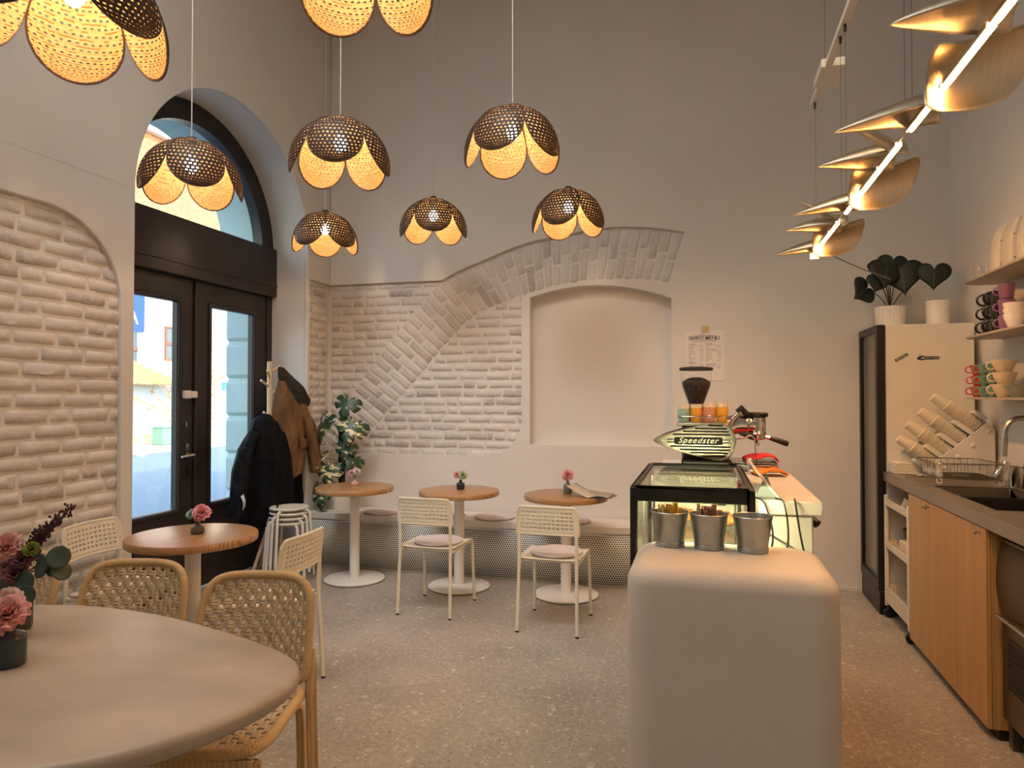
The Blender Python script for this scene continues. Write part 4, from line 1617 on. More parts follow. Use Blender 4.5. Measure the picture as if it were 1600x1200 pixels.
text_mesh('lettering', 'Speedster', .038, M['chrome_text'], sp, (-.024, -.0075, 1.2390), (PI / 2, 0, 0), 'CENTER', .0015, .45, 0.0, 1.18)
for x in (-.185, .128):
    b = MB()
    b.M = Matrix.Translation((x, -.006, 1.238)) @ Matrix.Rotation(PI / 2, 4, 'X')
    b.lathe([(0, .004), (.006, .004), (.008, 0), (.008, -.004)], 16)
    b.build('screw', M['chrome'], sp)
b = MB()
b.box(-.10, .125, .02, .34, 1.078, 1.150)
b.build('foot', M['black_plastic'], em, bevel=.008)
b = MB()
b.box(.13, .335, .02, .30, 1.0955, 1.128)
b.box(.13, .335, .02, .30, 1.134, 1.138)
b.build('drip_tray', M['steel'], em, bevel=.003)
# cup rail
b = MB()
b.tube(rrect_pts := [(x, y, 1.352) for x, y in rrect(-.115, .115, .02, .32, .03, 4)], .0022, 6, closed=True)
for x, y in ((-.115, .11), (-.115, .29), (.115, .11), (.115, .29), (0, .02), (0, .32)):
    b.tube([(x, y, 1.352), (x * .95, y, 1.31)], .0022, 6)
b.build('cup_rail', M['chrome'], em)
b = MB()
b.box(-.12, .12, .015, .325, 1.306, 1.322)
b.build('cup_tray', M['mach'], em, bevel=.003)
# group head on the right
gy = .17
b = MB()
b.tube(catmull([(.10, gy, 1.285), (.16, gy, 1.312), (.21, gy, 1.315), (.245, gy, 1.312)], 5), [.05] * 11 + [.045] * 5, 18)
b.build('group_neck', M['chrome'], em, smooth=50)
b = MB()
b.M = Matrix.Translation((.255, gy, 0))
b.lathe([(0, 1.262), (.040, 1.262), (.044, 1.268), (.040, 1.274), (.040, 1.345), (.036, 1.35), (0, 1.35)], 28)
b.build('group_head', M['chrome'], em)
b = MB()
b.M = Matrix.Translation((.255, gy, 0))
b.lathe([(0, 1.348), (.047, 1.348), (.050, 1.353), (.050, 1.366), (.044, 1.371), (0, 1.371)], 28)
b.build('group_cap', M['black_plastic'], em)
b = MB()
b.tube([(.13, gy - .04, 1.315), (.165, gy - .045, 1.362)], [.017, .014], 14)
b.build('valve', M['chrome'], em)
b = MB()
b.tube([(.16, gy - .045, 1.372), (.178, gy - .045, 1.392), (.20, gy - .045, 1.365), (.22, gy - .04, 1.36)], [.014, .018, .016, .010], 10)
b.build('knob', M['black_plastic'], em)
b = MB()
b.M = Matrix.Translation((.255, gy, 0))
b.lathe([(0, 1.238), (.030, 1.238), (.036, 1.245), (.037, 1.262), (0, 1.262)], 28)
b.M = Matrix()
b.tube([(.285, gy, 1.252), (.315, gy, 1.245)], .009, 10)
b.tube([(.255, gy, 1.240), (.255, gy, 1.222), (.262, gy, 1.21)], .008, 8)
pf = b.build('portafilter', M['chrome'], em)
b = MB()
b.tube([(.312, gy, 1.246), (.34, gy, 1.238), (.385, gy, 1.222), (.395, gy, 1.218)], [.010, .0125, .014, .011], 12)
b.build('grip', M['black_plastic'], pf)
b = MB()
b.tube([(.13, .06, 1.245), (.18, .06, 1.248), (.215, .07, 1.262)], .0035, 8)
b.tube([(.215, .07, 1.262), (.235, .075, 1.25), (.245, .08, 1.14)], .0035, 8)
b.build('steam_wand', M['chrome'], em)
b = MB()
b.tube([(.165, .10, 1.275), (.20, .10, 1.262), (.235, .10, 1.25)], [.008, .012, .014], 10)
b.build('lever', M['black_plastic'], em)
# ---- coloured glasses on the cup tray
def cup_glass(label, x, y, hexc, h):
    t = thing('glass_cup', label, 'glass', (x, 3.36 + y, 1.3225), 0, 'coloured glasses on top of the coffee machine')
    b = MB()
    b.lathe([(0, .003), (.0245, 0), (.027, .004), (.025, .010), (.0295, .030), (.0300, h * .55), (.0272, h * .80)], 28, caps=False)
    b.build('body', mat('tinted_glass_' + hexc[1:], hexc, 0.12, bump=.3, bscale=55, coat=.6), t, smooth=60)
    b = MB()
    b.lathe([(.0272, h * .80), (.0275, h * .93), (.0290, h), (.0270, h), (.0255, h * .9)], 28, caps=False)
    b.build('frosted_rim', mat('cream_frosted_rim', '#e8d5bb', 0.35, bump=.4, bscale=80), t)
    return t
cup_glass('sea green glass with a cream rim, leftmost on the coffee machine', -.090, .055, '#8fb3a3', .082)
cup_glass('orange glass with a cream rim beside the sea green one', -.030, .060, '#e0992f', .088)
cup_glass('dusty pink glass with a cream rim between two orange ones', .030, .055, '#cf8b6f', .092)
cup_glass('orange glass with a cream rim, nearest the group head', .088, .065, '#e3a02c', .094)
# ---- grinder behind
gr = thing('coffee_grinder', 'coffee grinder with a clear conical hopper of beans behind the coffee machine', 'grinder', (-.035, 3.93, 1.0755))
b = MB()
b.box(-.075, .075, -.09, .09, 0, .22)
b.lathe([(.06, .22), (.05, .30), (.045, .315)], 28)
b.build('body', M['black_metal'], gr, bevel=.008)
b = MB()
b.lathe([(.036, .312), (.040, .325), (.078, .43), (.085, .515)], 36, caps=False)
b.build('hopper', M['glass'], gr, smooth=60)
b = MB()
b.lathe([(0, .316), (.034, .316), (.038, .328), (.0745, .430), (.0765, .452), (.05, .470), (.02, .478), (0, .478)], 36)
bm_ = b.build('coffee_beans', mat('coffee_beans', '#2a1810', 0.5, var=.6, vscale=70, bump=1.0, bscale=90, bdist=.012), gr, smooth=70)
tag(bm_, kind='stuff')
b = MB()
b.lathe([(0, .515), (.088, .515), (.092, .52), (.090, .531), (.05, .536), (0, .537)], 36)
b.build('lid', M['black_plastic'], gr)
# ---- cloths, tray, tamper, leaning board, cables
b = MB()
def cloth(u, v, s=1.0, seed=0.0, w=.15, d=.20, th=.012):
    return ((u - .5) * w, (v - .5) * d, th * (1 + .9 * noise.noise((u * 3 + seed, v * 3, seed))) * (1 - (2 * u - 1) ** 6) + .002)
b.grid(lambda u, v: cloth(u, v, seed=1.3, th=.022), 16, 18)
tag(b.build('red_cloth', mat('red_cloth', '#d6322f', 0.9, bump=.3, bscale=90), loc=(.262, 3.47, 1.1430), solid=.006, smooth=60), 'crumpled red cloth on the drip tray of the coffee machine', 'cloth')
b = MB()
b.grid(lambda u, v: cloth(u, v, seed=5.1, w=.13, d=.12, th=.016), 14, 12)
tag(b.build('orange_cloth', mat('orange_cloth', '#e07a25', 0.9, bump=.3, bscale=90), loc=(.285, 3.26, 1.1010), rot=(0, 0, .2), solid=.008, smooth=60), 'folded orange cloth lying below the red cloth', 'cloth')
tm = thing('tamper', 'steel tamper with a ball-shaped knob beside the red cloth', 'tamper', (.205, 3.30, 1.0945))
b = MB()
b.lathe([(0, 0), (.026, 0), (.027, .012), (.012, .02), (.009, .045)], 24)
b.build('base', M['chrome'], tm)
b = MB()
b.ball((0, 0, .058), .017, 16, 12)
b.build('knob', M['chrome'], tm)
ps = thing('price_stand', 'slim grey-backed tablet stand leaning on the service counter beside the display case', 'stand', (.262, 2.74, 1.0965), 0)
b = MB()
b.M = Matrix.Rotation(math.radians(-38), 4, 'Y')
b.box(-.012, -.004, -.22, .22, 0, .13)
b.build('panel', M['white_laminate'], ps, bevel=.002)
b = MB()
b.prism([[(-.085, 0), (-.02, 0), (-.05, .085)]], -.20, -.195, xz)
b.build('support', mat('grey_plate', '#7f8682', 0.4), ps)
for k, pts in enumerate(([(.17, 2.52, 1.10), (.20, 2.49, 1.085), (.225, 2.485, 1.0), (.22, 2.482, .93), (.19, 2.485, .88), (.175, 2.49, .80)],
                         [(.24, 2.52, 1.098), (.262, 2.488, 1.09), (.275, 2.484, 1.0), (.268, 2.482, .93), (.232, 2.48, .90), (.20, 2.485, .885)],
                         [(.30, 2.52, 1.098), (.300, 2.486, 1.08), (.312, 2.484, .99), (.330, 2.484, .90), (.352, 2.484, .80), (.35, 2.49, .74)])):
    b = MB()
    b.tube(catmull([(x, y - .007, z) for x, y, z in pts], 8), .0032, 6)
    tag(b.build('power_cable', M['black_plastic']), ['thin black cable hanging closest to the display case', 'thin black cable looping down the middle of the white side cabinet', 'thin black cable hanging closest to the aisle'][k], 'cable', 'black cables down the side cabinet')
b = MB()
b.box(.362, .41, 2.86, 2.90, .985, 1.01)
b.tube([(.385, 2.86, .99), (.42, 2.83, .96)], [.012, .018], 8)
b.build('black_clip', M['black_plastic'], bc, bevel=.004)
# ---- menu sheet on the back wall
mn = thing('menu_poster', 'white printed menu sheet taped to the back wall above the grinder', 'menu', (.0175, 5.609, 1.768), 0)
b = MB()
b.box(-.150, .150, -.003, 0, -.198, .198)
b.build('sheet', mat('menu_paper', '#e6dfd8', 0.7), mn)
b = MB()
b.box(-.025, .03, -.0038, -.003, .18, .235)
b.build('tape', mat('beige_tape', '#c9ad7c', 0.6), mn)
text_mesh('heading', 'SHIRO MENU', .040, M['ink'], mn, (-.005, -.0036, .137), (PI / 2, 0, 0), 'CENTER', .0003, 0, .0004)
b = MB()
b.prism([rrect(-.095, .085, .113, .158, .004, 2), list(reversed(rrect(-.092, .082, .116, .155, .003, 2)))], -.0034, -.0030, xz)
for x0, x1, z in ((-.122, -.012, .080), (.008, .120, .080), (.008, .120, .036), (-.122, -.012, -.066), (.008, .120, -.082)):
    b.box(x0, x1, -.0034, -.003, z - .0008, z + .0008)
b.tube([(-.045, -.0032, .158), (-.045, -.0032, .185)], .0008, 4)
b.tube([(.035, -.0032, .158), (.035, -.0032, .185)], .0008, 4)
b.tube([(-.02 + .014 * math.cos(a), -.0032, .158 + .014 * math.sin(a)) for a in [PI * k / 10 for k in range(11)]], .0012, 4)
b.build('rules', M['ink'], mn, smooth=0)
def lines(x0, x1, z0, step, items, sz=.011):
    for k, (a, c) in enumerate(items):
        z = z0 - step * k
        text_mesh('entry', a, sz, M['ink'], mn, (x0, -.0033, z), (PI / 2, 0, 0), 'LEFT', .0002)
        if c:
            text_mesh('price', c, sz, M['ink'], mn, (x1, -.0033, z), (PI / 2, 0, 0), 'RIGHT', .0002)
lines(-.122, -.012, .091, .03, [('COFFEE', '')], .014)
lines(.008, .12, .091, .03, [('DRINKS', '')], .014)
lines(-.122, -.012, .066, .0145, [('espresso', '25 35'), ('lungo', '30 35'), ('flat white', '35 40'), ('cappuccino', '30 35'), ('latte', '35 40'), ('filter', '40 45'), ('batch brew', '40 45'), ('ice latte', '40 45')])
lines(.008, .12, .066, .0145, [('matcha', '40 45')])
lines(.008, .12, .047, .03, [('TEA & MORE', '')], .014)
lines(.008, .12, .022, .0145, [('black tea', '35 40'), ('green tea', '35 40'), ('lemonade', '35 40'), ('kombucha', ''), ('juice', '35 40')])
lines(-.122, -.012, -.055, .03, [('SWEETS', '')], .014)
lines(-.122, -.012, -.080, .0145, [('cookie', '25 35'), ('cake', '40 45')])
lines(.008, .12, -.071, .03, [('BREAKFAST', '')], .014)
lines(.008, .12, -.096, .0145, [('toast', '60 65')])

# ================================================================== refrigerator
fr = thing('refrigerator', 'tall refrigerator with a black-framed glass door and plain white side', 'refrigerator', (0, 0, 0))
FX0, FX1, FY0, FY1, FZ = 1.176, 1.690, 5.05, 5.585, 1.925
b = MB()
b.box(FX0, FX1, FY0, FY0 + .015, .12, FZ - .002)
b.box(FX0 + .001, FX1, FY1 - .02, FY1, .12, FZ - .004)
b.box(FX1 - .02, FX1, FY0 + .015, FY1 - .02, .12, FZ - .004)
b.box(FX0 + .001, FX1 - .02, FY0 + .015, FY1 - .02, FZ - .03, FZ - .004)
b.box(FX0 + .001, FX1 - .02, FY0 + .015, FY1 - .02, .12, .16)
b.build('cabinet', M['white_laminate'], fr, bevel=.004)
b = MB()
b.prism([[(FY0 + .001, .16), (FY1 - .002, .16), (FY1 - .002, FZ), (FY0 + .001, FZ)], [(FY0 + .05, .22), (FY1 - .05, .22), (FY1 - .05, FZ - .05), (FY0 + .05, FZ - .05)]], 1.118, 1.170, yz)
dr = b.build('door', M['black_metal'], fr, bevel=.004)
b = MB()
b.box(1.130, 1.138, FY0 + .045, FY1 - .045, .215, FZ - .045)
b.build('door_glass', glass_mat('fridge_glass', (.86, .88, .86, 1), .10), dr, smooth=0)
b = MB()
b.box(1.125, FX1 - .02, FY0 + .004, FY1 - .004, 0.0, .155)
b.build('plinth', M['black_metal'], fr, bevel=.004)
for z in (.52, .86, 1.20, 1.54):
    b = MB()
    for k in range(9):
        b.tube([(FX0 + .01 + k * .055, FY0 + .02, z), (FX0 + .01 + k * .055, FY1 - .024, z)], .0025, 5)
    b.tube([(FX0 + .01, FY0 + .03, z), (FX1 - .03, FY0 + .03, z)], .003, 5)
    b.tube([(FX0 + .01, FY1 - .03, z), (FX1 - .03, FY1 - .03, z)], .003, 5)
    b.build('wire_shelf', M['white_paint'], fr)
sk = thing('sticker', 'small slanted black sticker with pale lettering on the white fridge side', 'sticker', (1.267, FY0 - .0006, 1.7045), rot=(0, -math.radians(30), 0))
b = MB()
b.box(-.043, .043, -.0006, .0004, -.010, .010)
b.build('backing', M['ink'], sk, smooth=0)
text_mesh('lettering', 'KINTSU', .021, M['white_plastic'], sk, (0, -.0009, 0), (PI / 2, 0, 0), 'CENTER', .0001)
s2 = thing('sticker', 'long black bird-headed sticker with pale lettering on the white fridge side', 'sticker', (1.425, FY0 - .0006, 1.70))
b = MB()
b.prism([[(-.068, -.004), (-.062, -.011), (-.035, -.017), (-.022, -.012), (.06, -.011), (.066, -.006), (.066, .006), (.06, .010), (-.022, .009), (-.03, .015), (-.045, .015), (-.06, .006)]], -.0006, .0004, xz)
b.box(-.052, -.047, -.0006, .0004, .020, .026)
b.build('backing', M['ink'], s2, smooth=0)
text_mesh('lettering', 'ROLLY WOOD', .014, M['white_plastic'], s2, (.020, -.0009, -.001), (PI / 2, 0, 0), 'CENTER', .0001)
b = MB()
b.prism([[(-.046, -.006), (-.036, .006), (-.03, .004), (-.026, -.010), (-.033, -.003)]], -.0010, -.0006, xz)
b.build('wing', M['white_plastic'], s2, smooth=0)

# ---- plants and pots on the fridge
def lathe_thing(name, label, cat, prof, m, loc, n=40, group=None):
    b = MB()
    b.lathe(prof, n)
    return tag(b.build(name, m, loc=loc), label, cat, group)
def heart(n=18):
    P = []
    for k in range(2 * n):
        t = 2 * PI * k / (2 * n)
        x = 16 * math.sin(t) ** 3
        y = 13 * math.cos(t) - 5 * math.cos(2 * t) - 2 * math.cos(3 * t) - math.cos(4 * t)
        P.append((x / 17.0, y / 17.0))
    return P
def veined(name, dark, vein, r=.5):
    g = G(name)
    uv = g.n('ShaderNodeTexCoord').outputs['UV']
    sp = g.n('ShaderNodeSeparateXYZ')
    g.l(uv, sp.inputs[0])
    ax = g.math('ABSOLUTE', sp.outputs[0])
    mid = g.math('LESS_THAN', ax, .03)
    s = g.math('FRACT', g.math('MULTIPLY', g.math('SUBTRACT', sp.outputs[1], g.math('MULTIPLY', ax, .8)), 3.0))
    side = g.math('LESS_THAN', s, .10)
    m = g.math('MAXIMUM', mid, g.math('MULTIPLY', side, .6))
    g.l(g.mix(m, rgb(dark), rgb(vein)), g.p.inputs['Base Color'])
    g.set(Roughness=r)
    return g.m
M['dark_leaf'] = veined('dark_velvet_leaf', '#141b12', '#3b4636', .55)
def leaf_sheet(outline, size, cup=.25):
    """fan of rings from the leaf middle to the outline; slightly cupped; stalk end at +y"""
    b = MB()
    vs, uv = [(0, .15 * size, 0)], [(0.0001, .15)]
    n = len(outline)
    for r in (.35, .7, 1.0):
        for x, y in outline:
            px, py = x * r, .15 + (y - .15) * r
            vs.append((px * size, py * size, -cup * size * (px * px * .8 + max(0, -py) ** 2 * .5)))
            uv.append((px + 1e-4, py))
    fs = [(0, 1 + j, 1 + (j + 1) % n) for j in range(n)]
    for i in range(2):
        a = 1 + i * n
        fs += [(a + j, a + n + j, a + n + (j + 1) % n, a + (j + 1) % n) for j in range(n)]
    b.add(vs, fs, uv)
    return b
pp = thing('potted_plant', 'dark heart-leaved plant in a ribbed white pot on top of the fridge', 'plant', (1.262, 5.30, FZ))
b = MB()
ribs = []
b.grid(lambda u, v: ((.098 - .010 * (1 - v)) * (1 + .012 * math.cos(u * 2 * PI * 40)) * math.cos(u * 2 * PI), (.098 - .010 * (1 - v)) * (1 + .012 * math.cos(u * 2 * PI * 40)) * math.sin(u * 2 * PI), .145 * v), 160, 6, True)
b.lathe([(0, 0.001), (.087, 0.001)], 32, caps=False)
b.lathe([(.098, .145), (.088, .146), (.085, .12), (0, .12)], 32, caps=False)
b.build('pot', M['white_plastic'], pp, smooth=60)
b = MB()
b.lathe([(.086, .118), (.05, .128), (0, .132)], 24, caps=False)
b.build('soil', mat('dark_soil', '#2b2019', 0.95, bump=.8, bscale=80), pp)
LV = [((1.198 - 1.262 + .02, -.10, .375), .125, (1.25, 0.25, .25)), ((.065, -.06, .355), .150, (1.35, -.1, -.15)), ((.245, -.10, .345), .115, (1.45, .05, -.1)),
      ((-.185, -.10, .250), .110, (1.3, .95, .35)), ((-.105, -.12, .30), .080, (1.3, .35, .2)), ((.03, .03, .45), .110, (1.2, .15, .0)), ((-.05, .04, .40), .10, (1.2, .3, .4))]
for p, s, r in LV:
    b = leaf_sheet(heart(), s)
    b.build('leaf', M['dark_leaf'], pp, loc=p, rot=(r[0], r[1], r[2]), smooth=70, solid=.001)
    b = MB()
    R_ = Matrix.Rotation(r[2], 4, 'Z') @ Matrix.Rotation(r[1], 4, 'Y') @ Matrix.Rotation(r[0], 4, 'X')
    e = Vector(p) + R_ @ Vector((0, .16 * s, -.004))
    b.tube(catmull([(0, 0, .125), (e.x * .35, e.y * .35 + .01, .125 + (e.z - .125) * .6), (e.x * .8, e.y * .8 + .02, e.z + .005), tuple(e)], 5), .0035, 6)
    b.build('stalk', mat('brown_stalk', '#3e3524', 0.6), pp)
lathe_thing('plant_pot', 'plain empty white pot on top of the fridge', 'pot', [(0, 0), (.066, 0), (.069, .003), (.071, .168), (.068, .171), (.065, .168), (.063, .02), (0, .02)], M['white_plastic'], (1.540, 5.25, FZ))
for i, (x, y, w, d, lab) in enumerate(((1.47, 5.36, .12, .10, 'black flat gadget on the fridge between the two pots'), (1.635, 5.34, .10, .12, 'black flat gadget on the fridge beside the empty pot'))):
    b = MB()
    b.box(-w / 2, w / 2, -d / 2, d / 2, 0, .012)
    tag(b.build('flat_box', M['black_plastic'], loc=(x, y, FZ), bevel=.004), lab, 'gadget')

# ================================================================== worktop, cabinets, trolley, ice machine along the right wall
def steel_top_mat():
    return mat('steel_worktop', '#a39a8b', 0.33, 0.85, var=.08, vscale=3, stretch=(8, 1, 1), bump=.02, bscale=30)
M['top'] = steel_top_mat()
wt = thing('worktop', 'long grey steel worktop along the right wall', 'worktop', (0, 0, 0))
SX0, SX1, SY0, SY1 = 1.235, 1.60, 3.45, 4.30
b = MB()
b.prism([[(1.148, 1.2), (1.733, 1.2), (1.733, 5.045), (1.148, 5.045)], [(SX0, SY0), (SX1, SY0), (SX1, SY1), (SX0, SY1)]], .888, .950, xy)
b.build('slab', M['top'], wt, bevel=.003)
b = MB()
for (y0, y1) in ((SY0, 3.84), (3.88, SY1)):
    z0 = .76
    b.box(SX0, SX1, y0, y1, z0 - .004, z0)
    b.box(SX0 - .003, SX0, y0, y1, z0, .952)
    b.box(SX1, SX1 + .003, y0, y1, z0, .952)
    b.box(SX0, SX1, y0 - .003, y0, z0, .952)
    b.box(SX0, SX1, y1, y1 + .003, z0, .952)
b.build('sink', mat('sink_steel', '#4f4940', 0.35, 0.9), wt, bevel=.001)
b = MB()
b.prism([rrect(SX0 - .02, SX1 + .02, SY0 - .02, 4.78, .015, 3), list(reversed([(SX0 - .012, SY0 - .012), (SX1 + .012, SY0 - .012), (SX1 + .012, 4.77), (SX0 - .012, 4.77)]))], .950, .953, xy)
b.build('sink_rim', M['steel'], wt)
cab = thing('base_cabinet', 'birch plywood base cabinet under the worktop', 'cabinet', (0, 0, 0))
b = MB()
b.box(1.172, 1.73, 3.345, 3.363, .045, .886)
b.box(1.172, 1.73, 4.457, 4.475, .045, .886)
b.box(1.172, 1.73, 3.363, 4.457, .045, .063)
b.box(1.715, 1.73, 3.363, 4.457, .063, .886)
b.build('carcass', M['birch'], cab, bevel=.002)
for (y0, y1, ky) in ((4.110, 4.475, 4.128), (3.707, 4.106, 4.088), (3.345, 3.703, 3.40)):
    b = MB()
    b.box(1.152, 1.170, y0, y1, .045, .884)
    d = b.build('door', M['birch'], cab, bevel=.0015)
    b = MB()
    b.M = Matrix.Translation((1.152, ky, .862)) @ Matrix.Rotation(-PI / 2, 4, 'Y')
    b.lathe([(.004, 0), (.004, .014), (.010, .017), (.011, .024), (.008, .027), (0, .028)], 16)
    b.build('knob', M['steel'], d)
b = MB()
b.box(1.195, 1.72, 3.35, 4.47, 0, .044)
b.build('plinth', M['black_plastic'], cab)
# trolley
tr2 = thing('trolley', 'cream three-tier kitchen trolley on castors next to the fridge', 'trolley', (0, 0, 0))
TX0, TX1, TY0, TY1 = 1.150, 1.55, 4.49, 5.03
for x in (TX0, TX1 - .022):
    for y in (TY0, TY1 - .022):
        b = MB()
        b.box(x, x + .022, y, y + .022, .075, .80)
        b.build('post', M['cream_plastic'], tr2, bevel=.003)
M['tray'] = mat('cream_tray', '#d9cbb0', 0.5)
for z, h in ((.105, .105), (.46, .045), (.735, .045)):
    b = MB()
    b.box(TX0 + .003, TX1 - .003, TY0 + .003, TY1 - .003, z, z + .005)
    b.box(TX0 + .002, TX0 + .008, TY0 + .02, TY1 - .02, z, z + h)
    b.box(TX1 - .008, TX1 - .002, TY0 + .02, TY1 - .02, z, z + h)
    b.box(TX0 + .02, TX1 - .02, TY0 + .002, TY0 + .008, z, z + h)
    b.box(TX0 + .02, TX1 - .02, TY1 - .008, TY1 - .002, z, z + h)
    b.build('tray', M['tray'], tr2, bevel=.001)
for x in (TX0 + .02, TX1 - .03):
    for y in (TY0 + .02, TY1 - .02):
        b = MB()
        b.M = Matrix.Translation((x, y, .032)) @ Matrix.Rotation(PI / 2, 4, 'X')
        b.lathe([(0, -.013), (.028, -.013), (.032, -.008), (.032, .008), (.028, .013), (0, .013)], 20)
        b.M = Matrix()
        b.tube([(x, y, .05), (x, y, .08)], .009, 8)
        b.build('castor', M['black_plastic'], tr2)
b = MB()
b.lathe([(0, 0), (.075, 0), (.09, .14), (.085, .14), (.072, .006), (0, .006)], 20)
tag(b.build('dark_tub', mat('dark_tub', '#3b352c', 0.4), loc=(1.31, 4.86, .4655)), 'dark grey tub on the middle tier of the trolley', 'tub')
b = MB()
b.box(-.075, .075, -.09, .09, 0, .095)
tag(b.build('carton', mat('cream_carton', '#d8c9a8', 0.8), loc=(1.245, 4.66, .4655), bevel=.004), 'cream carton on the middle tier of the trolley', 'box')
b = MB()
b.box(-.05, .05, -.055, .055, 0, .16)
tag(b.build('grey_bin', mat('grey_container', '#8b8675', 0.6), loc=(1.41, 4.66, .4655), bevel=.006), 'tall grey container standing behind the cream carton on the trolley', 'container')
b = MB()
b.grid(lambda u, v: (.07 * math.cos(2 * PI * u) * (1 - .4 * v) * (1 + .15 * math.sin(9 * u * 2 * PI / 2)), .11 * math.sin(2 * PI * u) * (1 - .4 * v), .075 * v + .008 * math.sin(u * 30)), 30, 8, True)
b.lathe([(0, .074), (.045, .074)], 16, caps=False)
tag(b.build('crumpled_bag', mat('clear_film_bag', '#cfc3a6', 0.25), loc=(1.25, 4.74, .7405), smooth=60), 'crumpled pale plastic bag on the top tier of the trolley', 'bag')
# ice machine
im = thing('ice_machine', 'dark steel under-counter ice machine with a louvred grille, nearest on the right', 'ice machine', (0, 0, 0))
M['dark_steel'] = mat('dim_steel', '#6b6154', 0.34, 0.9, var=.06, vscale=4)
b = MB()
b.box(1.20, 1.73, 2.55, 3.325, .11, .86)
b.build('housing', M['dark_steel'], im, bevel=.006)
b = MB()
b.grid(lambda u, v: (1.199 - .02 * math.sin(PI * v), 2.57 + .74 * u, .54 + .30 * v), 2, 12)
b.build('lid_panel', M['dark_steel'], im, solid=.008)
b = MB()
b.tube([(1.178, 2.57, .535), (1.178, 3.31, .535)], .008, 8)
b.build('lip', M['steel'], im)
b = MB()
b.box(1.1955, 1.1985, 2.97, 3.26, .25, .46)
g_ = b.build('grille', M['dark_steel'], im)
b = MB()
for k in range(15):
    b.box(1.192, 1.1965, 2.98, 3.25, .258 + k * .0134, .2645 + k * .0134)
b.build('louvre', M['mach_dark'], g_, smooth=0)
for x in (1.23, 1.70):
    for y in (2.60, 3.28):
        b = MB()
        b.box(x - .018, x + .018, y - .018, y + .018, 0.0, .112)
        b.build('leg', M['dark_steel'], im)

# ================================================================== on the worktop
WZ = .9505
# cup dispenser
cd = thing('cup_dispenser', 'tilted white cup dispenser with four slots on the worktop beside the fridge', 'dispenser', (0, 0, 0))
ax = Vector((-.795, 0, .607))
pd = Vector((.607, 0, .795))
SL = [(Vector((1.643, 4.86, 1.258))), (Vector((1.560, 4.86, 1.172))), (Vector((1.478, 4.86, 1.100))), (Vector((1.400, 4.86, 1.030)))]
y0, y1 = 4.895, 4.905
b = MB()
b.prism([[(1.255, .951), (1.715, .951), (1.715, 1.27), (1.66, 1.345), (1.61, 1.345), (1.22, 1.09), (1.22, 1.0)]], 4.908, 4.918, xz)
b.build('back_panel', M['white_plastic'], cd, bevel=.002)
b = MB()
base = [(1.30, .951), (1.715, .951), (1.715, 1.255), (1.655, 1.205)]
b.prism([[(1.30, .951), (1.715, .951), (1.715, 1.245), (1.668, 1.285), (1.325, .985)]], 4.808, 4.816, xz)
b.build('front_panel', M['white_plastic'], cd, bevel=.002)
for k in range(5):
    # divider fingers between the stacks
    if k == 0:
        c = SL[0] + pd * .055
    elif k == 4:
        c = SL[3] - pd * .055
    else:
        c = (SL[k - 1] + SL[k]) / 2
    c = c + ax * .005
    L = [.07, .11, .11, .11, .09][k]
    q = [c + pd * .0145, c - pd * .0145, c - pd * .0145 + ax * L, c - pd * .010 + ax * (L + .010), c + pd * .010 + ax * (L + .010), c + pd * .0145 + ax * L]
    b = MB()
    b.prism([[(p.x, p.z) for p in q]], 4.812, 4.907, xz)
    b.build('divider', M['white_plastic'], cd, bevel=.003)
for k in range(4):
    b = MB()
    c = SL[k] - ax * .045
    b.M = Matrix.Translation((c.x, 4.807, c.z)) @ Matrix.Rotation(PI / 2, 4, 'X')
    b.lathe([(0, .004), (.012, .003), (.016, 0), (.016, -.002)], 20)
    b.build('button', M['white_plastic'], cd)
b = MB()
b.box(1.30, 1.715, 4.815, 4.912, .951, .958)
b.build('foot', M['white_plastic'], cd)
# paper cups, nested, each one an object
M['paper_cup'] = mat('paper_cup', '#e3d6bd', 0.6)
cupm = MB()
cupm.lathe([(0, .094), (.0275, .094), (.0285, .098), (.0375, .007)], 28, caps=False)
cupm.lathe([(.0375, .007), (.0425, .0055), (.0435, .003), (.0425, 0.0), (.0395, -.001)], 28, caps=False)
cup0 = cupm.build('paper_cup', M['paper_cup'], smooth=50)
rotq = ax.to_track_quat('Z', 'Y').to_euler()
names = ['topmost', 'second', 'third', 'lowest']
first = True
CUPS = [(18, .0120), (17, .0120), (16, .0120), (13, .0120)]
for k in range(4):
    nC, stp = CUPS[k]
    for i in range(nC):
        if first:
            o = cup0
            first = False
        else:
            o = cup0.copy()
            COL.objects.link(o)
        o.location = SL[k] + ax * (.012 + stp * i) - Vector((0, 0, 0))
        o.rotation_euler = rotq
        last = i == nC - 1
        tag(o, ('outermost paper cup of the %s slanted stack in the white dispenser' if last else 'nested paper cup in the %s slanted stack of the white dispenser') % names[k], 'paper cup', 'paper cups in the dispenser')
# napkins
for k in range(6):
    b = MB()
    b.box(-.080, .080, -.08, .08, 0, .0115)
    tag(b.build('napkin', mat('folded_napkin', '#e6dcc6', 0.9) if k == 0 else bpy.data.materials['folded_napkin'], loc=(1.262, 4.965, WZ + .0122 * k), rot=(0, 0, .02 * (k % 3) - .02), bevel=.003), 'folded cream napkin pack in the pile beside the fridge on the worktop', 'napkin', 'pile of folded napkins')
